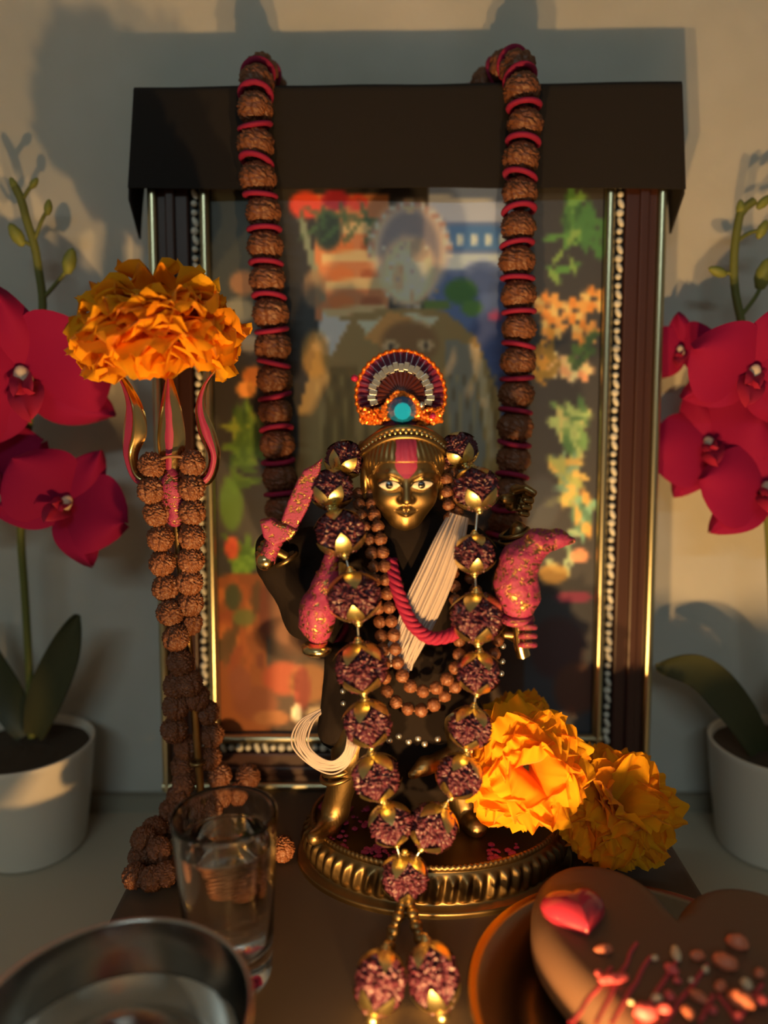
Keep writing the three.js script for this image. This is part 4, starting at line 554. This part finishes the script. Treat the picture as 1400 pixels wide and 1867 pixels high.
{
  const z0 = -0.079, pl = P(48, 1583, -0.056); 
  orchid('white potted orchid with magenta blooms behind the marigold trident', V(-0.2040, TABLE, -0.0785), {
    stems: [{ pts: [[58, 1345, -0.082], [52, 1200, -0.082], [45, 1080, -0.082], [38, 960, -0.080], [48, 820, -0.078], [62, 680, -0.08], [78, 560, -0.082], [70, 490, -0.083], [62, 445, -0.084], [48, 400, -0.085], [38, 362, -0.086], [28, 342, -0.086]], r: 0.0022 }, { pts: [[78, 545, -0.082], [100, 520, -0.083], [120, 495, -0.084]], r: 0.0011 }, { pts: [[62, 440, -0.084], [78, 398, -0.085], [86, 385, -0.085]], r: 0.001 }, { pts: [[62, 450, -0.084], [45, 440, -0.084], [34, 430, -0.084]], r: 0.001 }, { pts: [[40, 366, -0.086], [52, 346, -0.086], [60, 336, -0.086]], r: 0.001 }],
    buds: [[127, 476, -0.084, 20, -0.3], [88, 378, -0.085, 12, -0.2], [30, 428, -0.084, 19, 0.5], [62, 334, -0.086, 10, -0.7], [25, 336, -0.086, 11, 0.4]],
    leaves: [{ pts: [[62, 1340, -0.08], [84, 1270, -0.078], [118, 1190, -0.074], [143, 1122, -0.07]], w: 0.0105 }, { pts: [[50, 1340, -0.082], [20, 1280, -0.085], [-10, 1220, -0.085], [-50, 1120, -0.085]], w: 0.0105 }],
    flowers: [{ at: [120, 925, -0.062], rot: [-0.35, 0.25, -0.5], r: 120 }, { at: [45, 690, -0.066], rot: [0.15, 0.35, 0.15], r: 165 }, { at: [-20, 860, -0.075], rot: [0, 0.3, 0.3], r: 120 }],
  });
  orchid('white potted orchid with magenta blooms on the far side of the heart cake', V(0.2240, TABLE, -0.0782), {
    stems: [{ pts: [[1416, 1350, -0.082], [1412, 1200, -0.082], [1406, 1060, -0.08], [1396, 900, -0.078], [1375, 740, -0.079], [1352, 590, -0.08], [1340, 530, -0.082], [1338, 470, -0.083], [1345, 410, -0.084], [1352, 385, -0.085], [1375, 366, -0.085]], r: 0.0022 }, { pts: [[1348, 580, -0.08], [1378, 540, -0.081], [1392, 510, -0.082]], r: 0.0011 }, { pts: [[1338, 500, -0.082], [1324, 497, -0.083], [1312, 496, -0.083]], r: 0.001 }, { pts: [[1342, 440, -0.083], [1366, 425, -0.084], [1384, 420, -0.084]], r: 0.001 }],
    buds: [[1350, 380, -0.085, 13, 0.1], [1393, 368, -0.085, 14, -0.8], [1390, 418, -0.084, 15, -0.4], [1308, 495, -0.083, 15, 1.2], [1392, 500, -0.082, 24, -0.2]],
    leaves: [{ pts: [[1404, 1400, -0.075], [1340, 1290, -0.066], [1270, 1222, -0.062], [1196, 1214, -0.060]], w: 0.0100 }, { pts: [[1420, 1400, -0.082], [1450, 1300, -0.08], [1480, 1200, -0.08]], w: 0.011 }],
    flowers: [{ at: [1246, 640, -0.094], rot: [0.1, -0.6, 0.2], r: 70 }, { at: [1370, 680, -0.062], rot: [0.2, -0.3, -0.2], r: 125 }, { at: [1296, 815, -0.088], rot: [-0.2, -0.45, 0.35], r: 110 }, { at: [1395, 900, -0.070], rot: [-0.3, -0.3, 0], r: 120 }],
  });
}

// ---------------------------------------------------------------- lit oil lamps on the table before the platform, below the picture
for (const [x, z, where] of [[-0.016, 0.240, 'nearer the steel bowl'], [0.040, 0.236, 'nearer the cake plate']]) {
  const t = thing('oil_lamp', 'small brass oil lamp on a foot with a lit wick, ' + where, 'lamp', V(x, TABLE, z));
  part('pedestal', lathe([[0, 0], [0.018, 0], [0.018, 0.002], [0.008, 0.006], [0.004, 0.012], [0.004, 0.014], [0.007, 0.018], [0, 0.018]], 40), M.brass, t);
  part('dish', lathe([[0, 0.017], [0.008, 0.018], [0.015, 0.023], [0.018, 0.029], [0.0172, 0.0296], [0.0162, 0.029], [0.013, 0.024], [0, 0.021]], 40), M.brass, t);
  part('oil', new THREE.CircleGeometry(0.0148, 32).rotateX(-Math.PI / 2).translate(0, 0.0268, 0), M.oil, t);
  part('wick', new THREE.CylinderGeometry(0.0011, 0.0014, 0.016, 8).translate(0, 0.033, 0), M.wick, t);
  part('flame', clean(lathe([[0, -0.010], [0.0028, -0.007], [0.0042, -0.002], [0.0036, 0.004], [0.0016, 0.011], [0, 0.015]], 18)), M.flame, t, V(0, 0.0495, 0));
  const l = new THREE.PointLight(WARM, flamePower, 0, 2); l.position.set(0, 0.050, 0); l.castShadow = true; l.shadow.radius = 0.25; l.name = 'flame_light'; t.add(l);
}
renderer.render(scene, camera);
